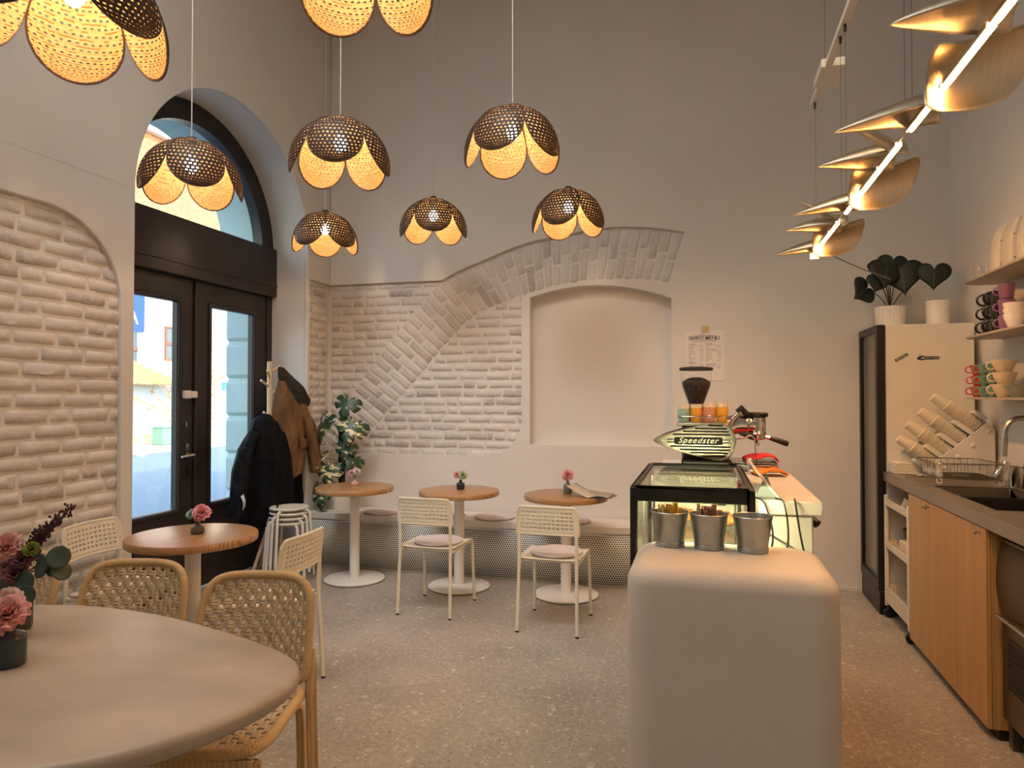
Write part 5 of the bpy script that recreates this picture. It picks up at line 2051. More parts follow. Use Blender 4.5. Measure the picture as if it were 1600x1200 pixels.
# dish rack
dk = thing('dish_rack', 'white-footed wire dish rack on the draining side of the worktop', 'dish rack', (1.43, 4.57, WZ + .0035))
def wire_frame(b, x0, x1, y0, y1, z, r):
    b.tube([(x, y, z) for x, y in rrect(x0, x1, y0, y1, .03, 4)], r, 6, closed=True)
b = MB()
wire_frame(b, -.165, .180, -.205, .205, .115, .0032)
wire_frame(b, -.155, .170, -.195, .195, .028, .0028)
for k in range(15):
    y = -.182 + .026 * k
    b.tube([(-.165, y, .115), (-.155, y, .030), (.170, y, .030), (.180, y, .115)], .0016, 5)
for k in range(9):
    x = -.13 + .036 * k
    b.tube([(x, -.205, .115), (x, -.195, .028), (x, .195, .028), (x, .205, .115)], .0016, 5)
b.build('wire_basket', M['wire_steel'] if 'wire_steel' in M else M.setdefault('wire_steel', mat('wire_steel', '#8f887a', 0.3, 0.9)), dk)
b = MB()
for k in range(10):
    y = -.15 + .032 * k
    b.tube([(-.135, y, .028), (-.130, y + .012, .065), (-.120, y + .012, .065), (-.115, y, .028)], .0022, 5)
b.build('plate_holder', M['white_paint'], dk)
b = MB()
for x, y in ((-.145, -.188), (.160, -.188), (-.145, .188), (.160, .188)):
    b.tube(catmull([(x - .012, y, .028), (x - .010, y, .006), (x, y, .003), (x + .010, y, .006), (x + .012, y, .028)], 3), .0035, 6)
b.build('foot', M['white_paint'], dk)
b = MB()
b.lathe([(0, .0), (.045, .0), (.048, .02), (.04, .06), (.012, .072), (.010, .08), (.014, .084), (0, .086)], 28)
tag(b.build('glass_dome', M['glass'], loc=(1.45, 4.57, WZ + .035)), 'small clear glass dome standing in the dish rack', 'glass')
# faucet
fa = thing('kitchen_tap', 'brushed steel gooseneck tap over the sink', 'tap', (1.665, 4.13, WZ))
b = MB()
b.lathe([(.026, 0), (.026, .05), (.018, .06), (.016, .062)], 20)
b.build('base', M['steel'], fa)
b = MB()
b.tube([(0, 0, .05), (0, 0, .30)] + [(-.075 + .075 * math.cos(a), 0, .30 + .085 * math.sin(a)) for a in [PI * k / 16 for k in range(1, 17)]] + [(-.152, 0, .27)], .0135, 12)
b.build('spout', M['steel'], fa, smooth=60)
b = MB()
b.tube([(-.151, 0, .285), (-.156, 0, .185)], [.0165, .0155], 14)
b.build('spray_head', M['steel'], fa)
b = MB()
b.tube([(.0, -.02, .045), (-.01, -.075, .06)], .006, 8)
b.build('lever', M['steel'], fa)
# jug lying with its spout, steel cups with cutlery
jg = thing('milk_jug', 'small tilted steel jug behind the dish rack', 'jug', (1.662, 4.62, WZ), rot=(0, .0, 0))
b = MB()
b.M = Matrix.Translation((0, 0, .055)) @ Matrix.Rotation(math.radians(32), 4, 'Y') @ Matrix.Translation((0, 0, -.03))
b.lathe([(0, 0), (.026, 0), (.028, .01), (.021, .085), (.023, .11), (.0215, .11), (.019, .085), (0, .01)], 24)
b.build('body', M['chrome'], jg, loc=(0, 0, -.008))
for (x, y, r, h, lab) in ((1.634, 4.335, .028, .115, 'narrow steel beaker between the dish rack and the cutlery beaker'), (1.668, 4.235, .046, .118, 'wide polished steel beaker holding teaspoons')):
    lathe_thing('steel_beaker', lab, 'beaker', [(0, 0), (r * .92, 0), (r * .94, .003), (r, h), (r - .0015, h), (r * .92, .006), (0, .005)], M['chrome'], (x, y, WZ + (.003 if y < 4.0 else 0)), 32, 'steel beakers on the worktop')
b = MB()
b.tube([(0, 0, 0), (0, 0, .10)], .0018, 6)
b.ball((0, 0, .118), .012, 12, 8, .85, .35, 1.5)
sp0 = b.build('teaspoon', M['chrome'])
for k in range(9):
    o = sp0 if k == 0 else sp0.copy()
    if k:
        COL.objects.link(o)
    a = 2 * PI * k / 9
    o.location = (1.668 + .024 * math.cos(a), 4.235 + .024 * math.sin(a), WZ + .010)
    o.rotation_euler = (-.10 * math.sin(a), .10 * math.cos(a), a)
    tag(o, 'steel teaspoon standing in the wide steel beaker', 'teaspoon', 'teaspoons in the steel beaker')

# ================================================================== wall shelves and what stands on them
def shelf(label, z):
    b = MB()
    poly = [(1.734, 2.6), (1.734, 4.72)] + arc(1.62, 4.60, .12, 90, 180, 8) + [(1.50, 2.6)]
    b.prism([poly], z - .012, z, xy)
    return tag(b.build('wall_shelf', M['shelf'], bevel=.002), label, 'shelf', 'round-ended shelves on the right wall')
M['shelf'] = mat('grey_beige_shelf', '#a89c89', 0.45)
Z1, Z2, Z3 = 2.128, 1.800, 1.442
shelf('round-ended wall shelf carrying coffee bags, topmost of three', Z1)
shelf('round-ended wall shelf carrying mugs with black handles, middle of three', Z2)
shelf('round-ended wall shelf carrying red and green cups, lowest of three', Z3)
# coffee bags
bg0 = None
for k, (y, lab) in enumerate(((4.36, 'coffee bag with a white label on the top shelf, furthest along'), (4.20, 'coffee bag with a white label on the top shelf, second along'), (4.03, 'coffee bag with a white label on the top shelf, closest to the viewer'))):
    t = thing('coffee_bag', lab, 'bag', (1.605, y, Z1), 0, 'coffee bags on the top shelf')
    b = MB()
    b.grid(lambda u, v: ((.055 * (1 - v ** 4 * .95)) * (abs(math.cos(2 * PI * u)) ** .5) * (1 if math.cos(2 * PI * u) > 0 else -1), .062 * (abs(math.sin(2 * PI * u)) ** .5) * (1 if math.sin(2 * PI * u) > 0 else -1) * (1 - .12 * v), .27 * v), 32, 14, True)
    b.lathe([(0, .0005), (.055, .0005)], 16, caps=False)
    b.build('pouch', mat('pale_coffee_bag', '#c9c2b0', 0.45) if k == 0 else bpy.data.materials['pale_coffee_bag'], t, smooth=50)
    b = MB()
    b.box(-.042, .042, -.0665, -.0635, .045, .175)
    lb = b.build('label_sheet', M['white_plastic'], t, smooth=0)
    b = MB()
    b.box(-.040, .040, -.0675, -.0663, .168, .171)
    b.box(-.040, .040, -.0675, -.0663, .048, .051)
    for q in range(5):
        b.box(-.028, .028 - .01 * (q % 3), -.0675, -.0663, .075 + .018 * q, .0775 + .018 * q)
    b.build('print', M['ink'], lb, smooth=0)
# clear tumblers
tg = MB()
tg.lathe([(0, .004), (.022, .004), (.024, 0), (.028, .09), (.026, .09), (.022, .010), (0, .009)], 24)
t0 = tg.build('tumbler', M['glass'])
for k, (x, y, z, lab) in enumerate(((1.575, 4.62, 0, 'clear tumbler at the very end of the top shelf'), (1.585, 4.545, 0, 'clear tumbler next to the end of the top shelf'), (1.65, 4.58, 0, 'clear tumbler against the wall at the end of the top shelf'))):
    o = t0 if k == 0 else t0.copy()
    if k:
        COL.objects.link(o)
    o.location = (x, y, Z1 + .0005 + z)
    tag(o, lab, 'tumbler', 'clear tumblers on the top shelf')
# mugs: one builder
def make_mug(name, label, cat, prof, m, hm, hr, hz, loc, rz, group, hw=.004):
    t = thing(name, label, cat, loc, rz, group)
    b = MB()
    b.lathe(prof, 28)
    b.build('body', m, t, smooth=60)
    R = max(p[0] for p in prof[:-3])
    b = MB()
    b.tube([(R * .93 + hr * 1.0 * math.cos(a) + .002, 0, hz + hr * math.sin(a)) for a in [math.radians(-125 + 250 * k / 12) for k in range(13)]], hw, 8)
    b.build('handle', hm, t)
    return t
mugp = [(0, .0), (.032, 0), (.034, .004), (.037, .078), (.035, .078), (.032, .008), (0, .007)]
smoke = mat('smoked_glass', '#2a2620', 0.1, coat=.5)
clearm = M['glass']
blackh = mat('black_handle', '#0f0e0d', 0.2)
hdl = math.radians(166)
MUG_C = make_mug('glass_mug', 'clear glass mug', 'mug', mugp, clearm, M['glass'], .024, .040, (1.60, 4.60, Z2), hdl, 'stacked glass mugs on the middle shelf')
MUG_K = make_mug('glass_mug', 'smoked mug', 'mug', mugp, smoke, blackh, .031, .040, (1.60, 4.50, Z2), hdl, 'stacked glass mugs on the middle shelf', .006)
lv = ['bottom', 'middle', 'top']
ms = [(MUG_C, 4.605, 'clear glass mug with a clear handle, end column of the middle shelf, %s row'), (MUG_K, 4.505, 'dark glass mug with a black handle, second column of the middle shelf, %s row'), (MUG_K, 4.41, 'dark glass mug with a black handle, third column of the middle shelf, %s row')]
usedc = set()
for src, y, lab in ms:
    for r in range(3):
        o = src if src not in usedc else copy_tree(src)
        usedc.add(src)
        o.location = (1.585 + .004 * r, y, Z2 + .0005 + .0795 * r)
        o.rotation_euler = (0, 0, hdl)
        o['label'] = lab % lv[r]
cupp = [(0, .0), (.022, 0), (.024, .004), (.036, .045), (.041, .062), (.039, .062), (.033, .045), (.020, .008), (0, .007)]
PUR = make_mug('purple_cup', 'x', 'cup', [(0, 0), (.03, 0), (.033, .005), (.041, .085), (.039, .085), (.030, .008), (0, .007)], mat('mauve_glaze', '#8d5f82', 0.3), mat('mauve_glaze_handle', '#8d5f82', 0.3), .02, .045, (1.59, 4.29, Z2), hdl, 'stacked mauve cups on the middle shelf')
for r in range(3):
    o = PUR if r == 0 else copy_tree(PUR)
    o.location = (1.59, 4.29, Z2 + .0005 + .087 * r)
    o['label'] = 'mauve cup in the mauve stack on the middle shelf, %s row' % lv[r]
for r in range(3):
    lathe_thing('white_bowl', 'white cup-shaped bowl beside the mauve stack, %s of three' % ('lowest', 'middle', 'topmost')[r], 'bowl', [(0, 0), (.025, 0), (.028, .006), (.048, .06), (.050, .075), (.048, .075), (.044, .055), (.02, .01), (0, .01)], M['white_plastic'], (1.565, 4.13, Z2 + .0005 + .030 * r), 28, 'white bowls on the middle shelf')
def col(src, x, y, step, lab, n=3):
    for r in range(n):
        o = src if r == 0 else copy_tree(src)
        o.location = (x + (.004 if r % 2 else 0), y, Z3 + .0005 + step * r)
        o['label'] = lab % lv[r]
redm = mat('red_glaze', '#c2432f', 0.3)
grm = mat('sage_glaze', '#6f9078', 0.3)
bgm = mat('cream_glaze', '#d3c3a2', 0.32)
col(make_mug('red_cup', 'x', 'cup', cupp, redm, redm, .019, .036, (0, 0, 0), hdl, 'stacked red cups on the lowest shelf'), 1.575, 4.665, .064, 'red cup in the red stack on the lowest shelf, %s row')
col(make_mug('green_cup', 'x', 'cup', cupp, grm, grm, .019, .036, (0, 0, 0), hdl, 'stacked sage green cups on the lowest shelf'), 1.580, 4.565, .064, 'sage green cup beside the red stack on the lowest shelf, %s row')
col(make_mug('green_cup', 'x', 'cup', cupp, grm, grm, .019, .036, (0, 0, 0), hdl, 'stacked sage green cups on the lowest shelf'), 1.585, 4.465, .064, 'sage green cup beside the cream stack on the lowest shelf, %s row')
bigp = [(0, .0), (.030, 0), (.033, .004), (.054, .050), (.060, .072), (.058, .072), (.050, .050), (.028, .008), (0, .007)]
col(make_mug('cream_cup', 'x', 'cup', bigp, bgm, bgm, .021, .042, (0, 0, 0), hdl, 'stacked cream cups on the lowest shelf'), 1.590, 4.335, .066, 'large cream cup beside the green stack on the lowest shelf, %s row')
lathe_thing('grey_bowl', 'wide greenish bowl on the lowest shelf at the frame edge', 'bowl', [(0, 0), (.035, 0), (.038, .005), (.075, .06), (.073, .06), (.033, .010), (0, .009)], mat('grey_green_glaze', '#8d9280', 0.3), (1.60, 4.17, Z3 + .0005), 32)

# ================================================================== bud vases with flowers on the tables
def carnation(b, r=.026, seed=1, flat=1.0):
    rr = random.Random(seed)
    for ring, (n, k, tilt) in enumerate(((11, 1.0, -.15), (12, 1.0, .25), (11, .95, .65), (9, .85, 1.0), (6, .75, 1.35))):
        for i in range(n):
            a = 2 * PI * i / n + ring * .4 + rr.uniform(-.1, .1)
            c, s = math.cos(a), math.sin(a)
            L = r * k * rr.uniform(.9, 1.1)
            w = r * .42
            tl = tilt + rr.uniform(-.1, .1)
            def fn(u, v, c=c, s=s, L=L, w=w, tl=tl):
                d = L * v
                ww = w * (.35 + .65 * v) * (2 * u - 1)
                h = d * math.sin(tl) + .12 * L * math.sin(u * 22) * v
                q = d * math.cos(tl)
                return (c * q - s * ww, s * q + c * ww, h * flat + .002)
            b.grid(fn, 5, 3)
    return b
def flower_thing(label, loc, blooms, stem_h, group, leafcol='#5f7c56'):
    t = thing('cut_flower', label, 'flower', loc, 0, group)
    for k, (dx, dy, dz, r, colr) in enumerate(blooms):
        key = 'petals_' + colr[1:]
        m = bpy.data.materials.get(key) or mat(key, colr, 0.8, var=.18, vscale=40)
        b = MB()
        b.tube(catmull([(0, 0, 0), (dx * .2, dy * .2, stem_h * .6), (dx * .8, dy * .8, stem_h + dz * .8), (dx, dy, stem_h + dz)], 5), .0018, 6)
        b.build('stem', bpy.data.materials.get('flower_stem') or mat('flower_stem', leafcol, 0.6), t)
        b = MB()
        carnation(b, r, k + int(r * 1000))
        b.build('bloom', m, t, loc=(dx, dy, stem_h + dz - .002), rot=(.75, dx * 6, .2), smooth=60)
    return t
def vase(label, prof, hexc, loc, rough=.35):
    b = MB()
    b.lathe(prof, 36)
    return tag(b.build('bud_vase', mat('vase_glaze_' + hexc[1:], hexc, rough, var=.12, vscale=25), loc=loc, smooth=50), label, 'vase', 'bud vases on the tables')
squat = [(0, 0), (.024, 0), (.029, .004), (.031, .018), (.027, .032), (.013, .038), (.010, .044), (.0115, .062), (.014, .066), (.012, .066), (.009, .060), (.008, .044), (0, .036)]
squat2 = [(0, 0), (.026, 0), (.030, .006), (.030, .020), (.026, .030), (.014, .036), (.009, .048), (.012, .058), (.010, .058), (.007, .048), (0, .035)]
hexv = [(0, 0), (.026, 0), (.029, .004), (.031, .036), (.027, .046), (.012, .052), (.010, .064), (.012, .068), (.010, .068), (.008, .056), (0, .046)]
tall = [(0, 0), (.028, 0), (.031, .004), (.033, .05), (.029, .066), (.013, .074), (.010, .085), (.0105, .112), (.0125, .116), (.010, .116), (.008, .09), (0, .07)]
dark = [(0, 0), (.035, 0), (.039, .005), (.040, .070), (.036, .082), (.016, .090), (.013, .102), (.015, .118), (.019, .122), (.016, .122), (.011, .105), (0, .085)]
TZ = .7355
vase('small grey-brown bud vase on the table by the door', [(p[0] * 1.12, p[1] * 1.12) for p in squat], '#5c544b', (-2.53, 3.00, TZ))
flower_thing('pink carnation with a pale sea-green bloom in the vase on the table by the door', (-2.53, 3.00, TZ + .045), [(.022, .004, .022, .046, '#f3b2be'), (-.034, .000, .014, .028, '#a9c6b8')], .040, 'flowers on the small tables')
vase('small pink bud vase on the table nearest the variegated plant', [(p[0] * 1.1, p[1]) for p in squat2], '#c99c98', (-2.675, 4.93, TZ))
flower_thing('pale pink and white blooms in the pink vase', (-2.675, 4.93, TZ + .040), [(-.020, 0, .03, .030, '#e7b7c2'), (.022, .0, .04, .028, '#e4d9d6'), (.006, .01, .05, .026, '#e9c6cc')], .030, 'flowers on the small tables')
vase('small black bud vase on the middle bench table', [(p[0] * 1.06, p[1] * 1.05) for p in hexv], '#24262b', (-1.79, 4.96, TZ), .3)
flower_thing('pink bud and a pale green bloom in the black vase', (-1.79, 4.96, TZ + .05), [(-.028, 0, .030, .030, '#efb0ba'), (.018, 0, .028, .036, '#c3cf9d')], .030, 'flowers on the small tables')
vase('grey-green long-necked bud vase on the newspaper table', tall, '#6d7368', (-0.955, 4.95, TZ))
flower_thing('single salmon pink bloom in the grey-green vase', (-0.955, 4.95, TZ + .085), [(.0, 0, .022, .044, '#f6bcc0')], .030, 'flowers on the small tables')
OZ = .7405
vase('dark blue-grey vase on the oval table at the left edge', [(p[0] * 1.0, p[1] * 1.0) for p in dark], '#39444a', (-1.765, 1.395, OZ), .22)
flower_thing('salmon pink carnation in the dark blue-grey vase', (-1.765, 1.395, OZ + .10), [(.012, -.01, .012, .050, '#f3bcb4'), (-.03, .02, .03, .040, '#efcfc2')], .025, 'flowers on the oval table')
vase('taller grey vase on the oval table, mostly outside the frame', [(p[0] * 1.05, p[1] * 1.25) for p in dark], '#4a4d4e', (-2.02, 1.62, OZ), .3)
bq = thing('flower_bouquet', 'mixed bouquet of dark twigs, pink blooms and round eucalyptus leaves at the left edge', 'bouquet', (-2.02, 1.62, OZ + .125))
def at_(x, y, z):
    return (x + 2.02, y - 1.62, z - OZ - .125)
rb = random.Random(21)
M['twig'] = mat('dark_purple_twig', '#4a2c30', 0.7)
for k in range(9):
    e = Vector(at_(-1.80 - .018 * k, 1.60 + .012 * (k % 3), 1.12 - .012 * k))
    b = MB()
    p0 = Vector((0, 0, -.03))
    mid = e * .5 + Vector((-.01, 0, .02))
    pts = catmull([p0, mid * .6, mid, e], 6)
    b.tube(pts, [.0022] * 10 + [.0014] * (len(pts) - 10), 5)
    for j in range(6, len(pts)):
        for q in range(3):
            d = Vector((rb.uniform(-1, 1), rb.uniform(-1, 1), rb.uniform(-.2, 1))).normalized()
            b.tube([pts[j], pts[j] + d * .014], .0012, 4)
            b.ball(pts[j] + d * .016, .0036, 6, 4, 1, 1, 1.4)
    b.build('twig', M['twig'], bq)
M['euca'] = mat('eucalyptus_leaf', '#3a4a3c', 0.5, var=.15, vscale=20)
for (x, y, z, s, r) in ((-1.793, 1.56, .985, .034, (1.1, .3, .6)), (-1.822, 1.57, .958, .034, (1.3, -.3, .2)), (-1.86, 1.56, .955, .036, (1.4, .2, -.3)), (-1.785, 1.565, .945, .030, (.9, .5, 1.0)), (-1.915, 1.55, .905, .036, (1.3, .1, .2)), (-1.93, 1.54, .865, .030, (1.2, .6, -.4)), (-1.895, 1.545, .872, .028, (1.35, -.2, .5)), (-1.98, 1.55, .90, .034, (1.2, 0, 0)), (-1.965, 1.57, .985, .03, (1.1, .4, .4))):
    b = MB()
    b.grid(lambda u, v: (s * .92 * math.sqrt(max(0, 1 - (2 * v - 1) ** 2)) * (2 * u - 1), s * (2 * v - 1), -.12 * s * (2 * u - 1) ** 2 + .1 * s * (2 * v - 1) ** 2), 8, 12)
    p = at_(x, y, z)
    b.build('leaf', M['euca'], bq, loc=p, rot=r, smooth=70, solid=.0008)
    b = MB()
    b.tube(catmull([(0, 0, -.02), (p[0] * .4, p[1] * .4, p[2] * .6), p], 5), .0016, 5)
    b.build('stem', M['euca'], bq)
for (x, y, z, r, c) in ((-1.985, 1.56, 1.00, .045, '#f2c0b8'), (-1.94, 1.57, .965, .030, '#8d5f6a'), (-1.955, 1.56, .925, .030, '#a8727a'), (-1.915, 1.58, .995, .022, '#8c9a45'), (-1.99, 1.56, .945, .035, '#ecc4ba')):
    b = MB()
    carnation(b, r, int(r * 999))
    p = at_(x, y, z)
    key = 'petals_' + c[1:]
    b.build('bloom', bpy.data.materials.get(key) or mat(key, c, 0.8, var=.2, vscale=40), bq, loc=p, rot=(.9, .2, .3), smooth=60)
    b = MB()
    b.tube(catmull([(0, 0, -.02), (p[0] * .4, p[1] * .4, p[2] * .6), p], 5), .0018, 5)
    b.build('stem', M['euca'], bq)
# newspaper
nw = thing('newspaper', 'open newspaper propped against the grey-green vase', 'newspaper', (-.80, 4.86, TZ), -.15)
b = MB()
def page(u, v):
    if u < .55:
        t = u / .55
        return (-.115 + .16 * t, (v - .5) * .20, .074 * (1 - t) ** 1.3 + .004)
    t = (u - .55) / .45
    return (.045 + .135 * t, (v - .5) * .20, .004 + .012 * math.sin(PI * t) + .008 * t)
b.grid(page, 22, 3)
b.build('pages', mat('newsprint', '#c9c0b1', 0.9, var=.1, vscale=30), nw, solid=.004)
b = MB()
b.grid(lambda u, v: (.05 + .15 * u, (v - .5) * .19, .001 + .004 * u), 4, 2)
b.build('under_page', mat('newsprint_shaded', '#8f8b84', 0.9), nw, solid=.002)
b = MB()
for k in range(6):
    v0 = .10 + .14 * k
    pts = [page(.60 + .36 * j / 6, v0) for j in range(7)]
    b.tube([(p[0], p[1], p[2] + .0023) for p in pts], 0, flat=(.010, .0006))
b.build('print', mat('grey_print', '#6d6a66', 0.9), nw, smooth=0)

# ================================================================== variegated monstera on the bench
ms_ = thing('monstera_plant', 'variegated split-leaf plant on a moss pole at the end of the bench', 'plant', (-3.085, 5.40, .4555))
b = MB()
b.lathe([(0, 0), (.105, 0), (.110, .004), (.120, .19), (.122, .21), (.117, .212), (.112, .205), (.105, .17), (0, .17)], 40)
b.build('pot', M['white_plastic'], ms_)
b = MB()
b.lathe([(.132, .0005), (.137, .002), (.139, .016), (.134, .016), (.131, .004), (.125, .003)], 40, caps=False)
b.build('saucer', M['white_plastic'], ms_)
b = MB()
b.lathe([(.104, .172), (.05, .185), (0, .19)], 24, caps=False)
b.build('soil', bpy.data.materials['dark_soil'], ms_)
b = MB()
b.grid(lambda u, v: ((.030 + .006 * noise.noise((u * 7, v * 16, 2))) * math.cos(2 * PI * u) + .06, (.030 + .006 * noise.noise((u * 7 + 3, v * 16, 5))) * math.sin(2 * PI * u) - .05, .17 + .53 * v), 18, 30, True)
b.build('moss_pole', mat('dark_coir_pole', '#2b2417', 0.95, var=.4, vscale=40, bump=.8, bscale=70), ms_, smooth=60)
def varieg():
    g = G('variegated_leaf')
    v = g.coord('UV', (0.9, 2.0, 1))
    nz = g.noise(v, 1.7, 3.0, .55)
    rnd = g.n('ShaderNodeObjectInfo').outputs['Random']
    f = g.math('ADD', nz, g.math('MULTIPLY', g.math('SUBTRACT', rnd, .5), .16))
    c = g.ramp(f, [(0.0, rgb('#1d3320')), (.555, rgb('#2f4d31')), (.595, rgb('#e3d9ae')), (1.0, rgb('#e8dfbb'))])
    g.l(c, g.p.inputs['Base Color'])
    g.set(Roughness=.38)
    return g.m
M['varieg'] = varieg()
def monstera_outline():
    base = []
    n = 60
    for k in range(n):
        t = 2 * PI * k / n
        x = 16 * math.sin(t) ** 3 / 17
        y = (13 * math.cos(t) - 5 * math.cos(2 * t) - 2 * math.cos(3 * t) - math.cos(4 * t)) / 17
        cut = 1.0
        ph = (k % 30)
        if k % 6 == 3 and 7 < (k if k < 30 else 60 - k) < 27:
            cut = .50
        base.append((x * cut * .95, .15 + (y - .15) * cut))
    return base
def mleaf(p, s, rot, root):
    b = leaf_sheet(monstera_outline(), s, .35)
    b.build('leaf', M['varieg'], ms_, loc=p, rot=rot, smooth=70, solid=.001)
    b = MB()
    R_ = (Matrix.Rotation(rot[2], 4, 'Z') @ Matrix.Rotation(rot[1], 4, 'Y') @ Matrix.Rotation(rot[0], 4, 'X'))
    e = Vector(p) + R_ @ Vector((0, .16 * s, -.003))
    r = Vector(root)
    b.tube(catmull([r, r.lerp(e, .5) + Vector((0, -.01, .03)), e], 7), .0042, 6)
    b.build('petiole', bpy.data.materials.get('leaf_petiole') or mat('leaf_petiole', '#4c6a3c', 0.5), ms_)
def rel(x, y, z):
    return (x + 3.085, y - 5.40, z - .4555)
mleaf(rel(-2.955, 5.30, 1.365), .140, (1.15, .25, .15), (.06, -.06, .72))
mleaf(rel(-3.185, 5.28, 1.165), .175, (1.0, -.5, -.35), (.05, -.07, .62))
mleaf(rel(-2.885, 5.26, 1.165), .165, (1.1, .35, .3), (.07, -.07, .66))
mleaf(rel(-2.935, 5.25, .985), .115, (1.25, .2, .2), (.07, -.07, .48))
mleaf(rel(-3.215, 5.27, .875), .140, (.85, -.7, -.4), (.05, -.07, .42))
mleaf(rel(-3.075, 5.22, .800), .140, (1.2, .05, .1), (.06, -.08, .40))
mleaf(rel(-2.875, 5.27, .895), .115, (.95, .6, .5), (.07, -.07, .44))
mleaf(rel(-3.150, 5.215, .590), .130, (1.25, -.2, -.1), (.02, -.07, .20))
mleaf(rel(-3.20, 5.32, 1.28), .065, (.8, -.5, -.3), (.05, -.05, .68))
mleaf(rel(-3.235, 5.26, .66), .06, (1.1, -.8, -.3), (.02, -.07, .24))

# ================================================================== coat stand with coats
cs = thing('coat_stand', 'pale wooden coat stand with pegs by the glazed door', 'coat stand', (-3.455, 4.925, 0))
b = MB()
b.tube([(0, 0, .20), (0, 0, 1.735)], .0215, 16)
b.build('pole', M['pale_wood'], cs, bevel=.003)
for k in range(3):
    a = math.radians(-95 + 120 * k)
    b = MB()
    b.tube([(.018 * math.cos(a), .018 * math.sin(a), .36), (.20 * math.cos(a), .20 * math.sin(a), .01)], .0145, 12)
    b.build('leg', M['pale_wood'], cs)
for z, a in ((1.61, -65), (1.53, -95), (1.65, 75), (1.27, -80), (1.47, 65), (1.20, 60)):
    a = math.radians(a)
    b = MB()
    b.tube([(.015 * math.cos(a), .015 * math.sin(a), z), (.105 * math.cos(a), .105 * math.sin(a), z + .048)], .0105, 10)
    b.build('peg', M['pale_wood'], cs)
def garment(b, spine, folds, seed, nu=56, depth=None):
    """loft of closed cross-sections: (centre, half width across, half depth, turn)"""
    rr = random.Random(seed)
    ph = [rr.uniform(0, 6) for _ in range(6)]
    sp = []
    keys = spine
    n = 40
    def ev(t):
        x = t * (len(keys) - 1)
        i = min(int(x), len(keys) - 2)
        f = x - i
        f = f * f * (3 - 2 * f)
        return [a + (c - a) * f for a, c in zip(keys[i], keys[i + 1])]
    def fn(u, v):
        cx, cy, cz, w, d, ang = ev(v)
        a = 2 * PI * u
        k = 1 + folds * (math.sin(5 * a + ph[0] + 2 * v) * .5 + math.sin(9 * a + ph[1] - 3 * v) * .35 + math.sin(14 * a + ph[2] + 5 * v) * .18) * (.3 + v)
        k += .05 * noise.noise((u * 6 + ph[3], v * 7, ph[4]))
        x, y = w * math.cos(a) * k, d * math.sin(a) * k
        c, s = math.cos(ang), math.sin(ang)
        return (cx + x * c - y * s, cy + x * s + y * c, cz + .012 * noise.noise((u * 5, v * 9, ph[5])))
    b.grid(fn, nu, n, True)
    e0 = [fn(i / nu, 0) for i in range(nu)]
    e1 = [fn(i / nu, 1) for i in range(nu)]
    b.add(e0, [tuple(range(nu))])
    b.add(e1, [tuple(reversed(range(nu)))])
    return b
dirn = math.radians(62)
# dark padded coat on the low left peg
dcoat = thing('coat', 'dark navy padded coat hanging on the left peg of the coat stand', 'coat', (-3.40, 4.78, 0))
M['navy'] = mat('dark_navy_fabric', '#0f1218', 0.7, var=.5, vscale=6, bump=.9, bscale=7, stretch=(2.2, 2.2, .7), bdist=.05, spec=.15)
b = MB()
garment(b, [(0.00, -.02, 1.29, .025, .02, dirn), (0.00, -.02, 1.25, .085, .06, dirn), (0.02, 0.0, 1.13, .150, .085, dirn), (.03, .01, .95, .190, .10, dirn), (.01, .03, .75, .21, .09, dirn), (.00, .05, .52, .225, .085, dirn), (-.01, .05, .44, .22, .08, dirn)], .15, 3)
b.build('body', M['navy'], dcoat, smooth=70)
b = MB()
garment(b, [(.0, -.12, 1.17, .05, .05, 0), (-.01, -.21, 1.04, .065, .055, 0), (-.0, -.29, .88, .068, .055, 0), (.02, -.345, .70, .064, .052, 0), (.03, -.375, .545, .055, .045, 0)], .10, 9, 30)
b.build('sleeve', M['navy'], dcoat, smooth=70)
b = MB()
garment(b, [(.02, -.01, 1.30, .03, .02, dirn), (.03, 0.0, 1.25, .075, .055, dirn), (.05, .02, 1.16, .09, .065, dirn), (.06, .02, 1.08, .055, .03, dirn)], .10, 14, 36)
b.build('hood', M['navy'], dcoat, smooth=70)
b = MB()
b.grid(lambda u, v: (.085 + .012 * math.sin(v * 4), -.40 + .028 * u + .03 * v, .70 - .12 * v + .015 * u), 3, 6)
b.build('label_tag', mat('pale_blue_tag', '#c7d6ea', 0.6), dcoat, solid=.002)
b = MB()
b.tube([(.14, -.10, 1.14), (.165, -.09, .95), (.175, -.08, .72), (.175, -.07, .50)], .008, 6)
b.build('zip_placket', M['navy'], dcoat)
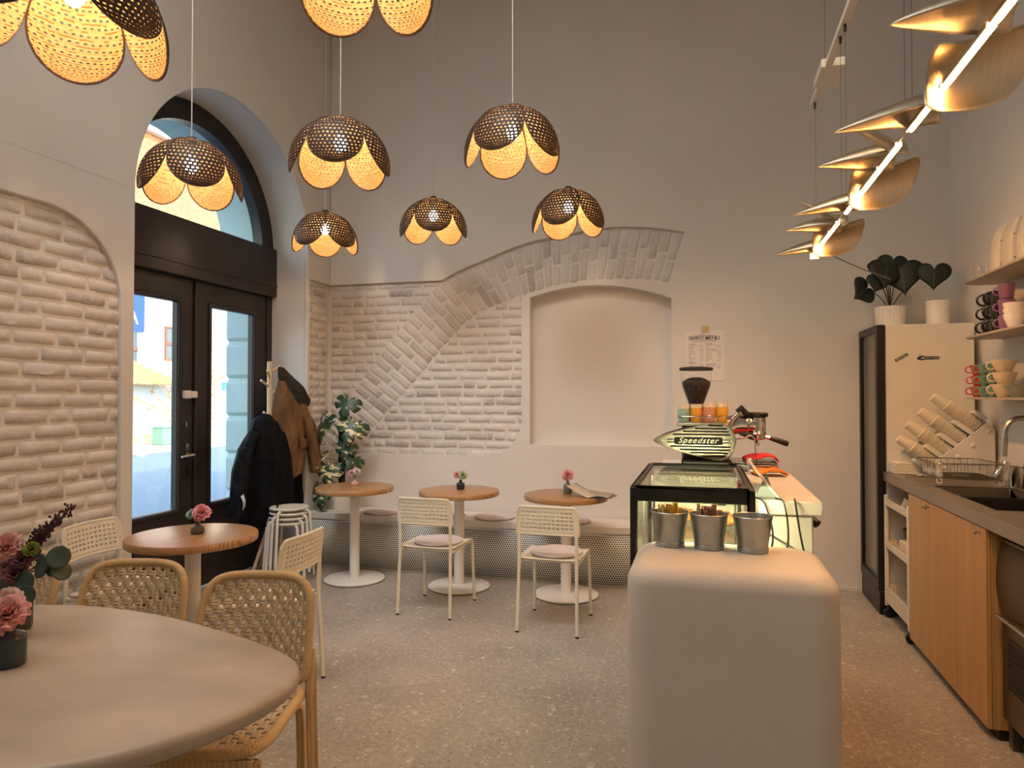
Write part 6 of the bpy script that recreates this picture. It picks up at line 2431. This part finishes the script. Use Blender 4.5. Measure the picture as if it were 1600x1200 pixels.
# brown jacket on the right peg
bj = thing('jacket', 'brown waxed jacket with a dark collar hanging on the right of the coat stand', 'jacket', (-3.38, 5.06, 0))
M['brown_wax'] = mat('brown_waxed_cotton', '#70502f', 0.6, var=.4, vscale=6, bump=.9, bscale=7, stretch=(2.2, 2.2, .8), bdist=.05)
M['dark_lining'] = mat('dark_checked_lining', '#2e2a26', 0.8, var=.5, vscale=14)
b = MB()
garment(b, [(0.0, -.06, 1.58, .04, .035, dirn), (0.0, -.04, 1.45, .085, .06, dirn), (.01, 0.0, 1.30, .135, .075, dirn), (.02, .01, 1.10, .135, .08, dirn), (.02, .01, .92, .135, .08, dirn), (.03, -.01, .80, .12, .07, dirn), (.03, -.06, .755, .05, .05, dirn)], .15, 5)
b.build('body', M['brown_wax'], bj, smooth=70)
b = MB()
garment(b, [(.06, .10, 1.38, .05, .05, 0), (.11, .16, 1.20, .060, .055, 0), (.14, .18, 1.02, .060, .055, 0), (.16, .19, .88, .056, .050, 0), (.168, .195, .80, .050, .044, 0)], .11, 8, 30)
sl = b.build('sleeve', M['brown_wax'], bj, smooth=70)
b = MB()
b.lathe([(.056, .0), (.060, .01), (.060, .055), (.056, .065)], 24, caps=False)
b.build('cuff', M['brown_wax'], sl, loc=(.168, .195, .795), rot=(.1, 0, 0))
b = MB()
garment(b, [(.0, -.10, 1.69, .02, .015, dirn), (.01, -.05, 1.62, .06, .045, dirn), (.03, .02, 1.52, .105, .06, dirn), (.05, .09, 1.42, .135, .05, dirn + .3), (.06, .12, 1.36, .085, .03, dirn + .4)], .12, 12, 36)
b.build('hood', M['dark_lining'], bj, smooth=70)
b = MB()
b.grid(lambda u, v: (.125 + .006 * math.sin(u * PI), .01 + .14 * u, 1.10 - .09 * v - .03 * u * (1 - v) + .0), 8, 5)
b.build('pocket_flap', M['brown_wax'], bj, solid=.008, smooth=60)
# dark garment behind, low on the right
bk = thing('coat', 'black coat hanging low behind the brown jacket', 'coat', (-3.44, 5.07, 0))
b = MB()
garment(b, [(.0, 0, 1.22, .03, .03, dirn), (.0, .02, 1.1, .10, .05, dirn), (.01, .04, .85, .15, .06, dirn), (.01, .05, .58, .17, .065, dirn), (.01, .05, .53, .165, .06, dirn)], .12, 17)
b.build('body', M['navy'], bk, smooth=70)
b = MB()
b.tube([(0, -.02, 1.20), (.0, -.03, 1.255), (0, .01, 1.20)], .004, 6)
b.build('hanging_loop', M['navy'], bk)
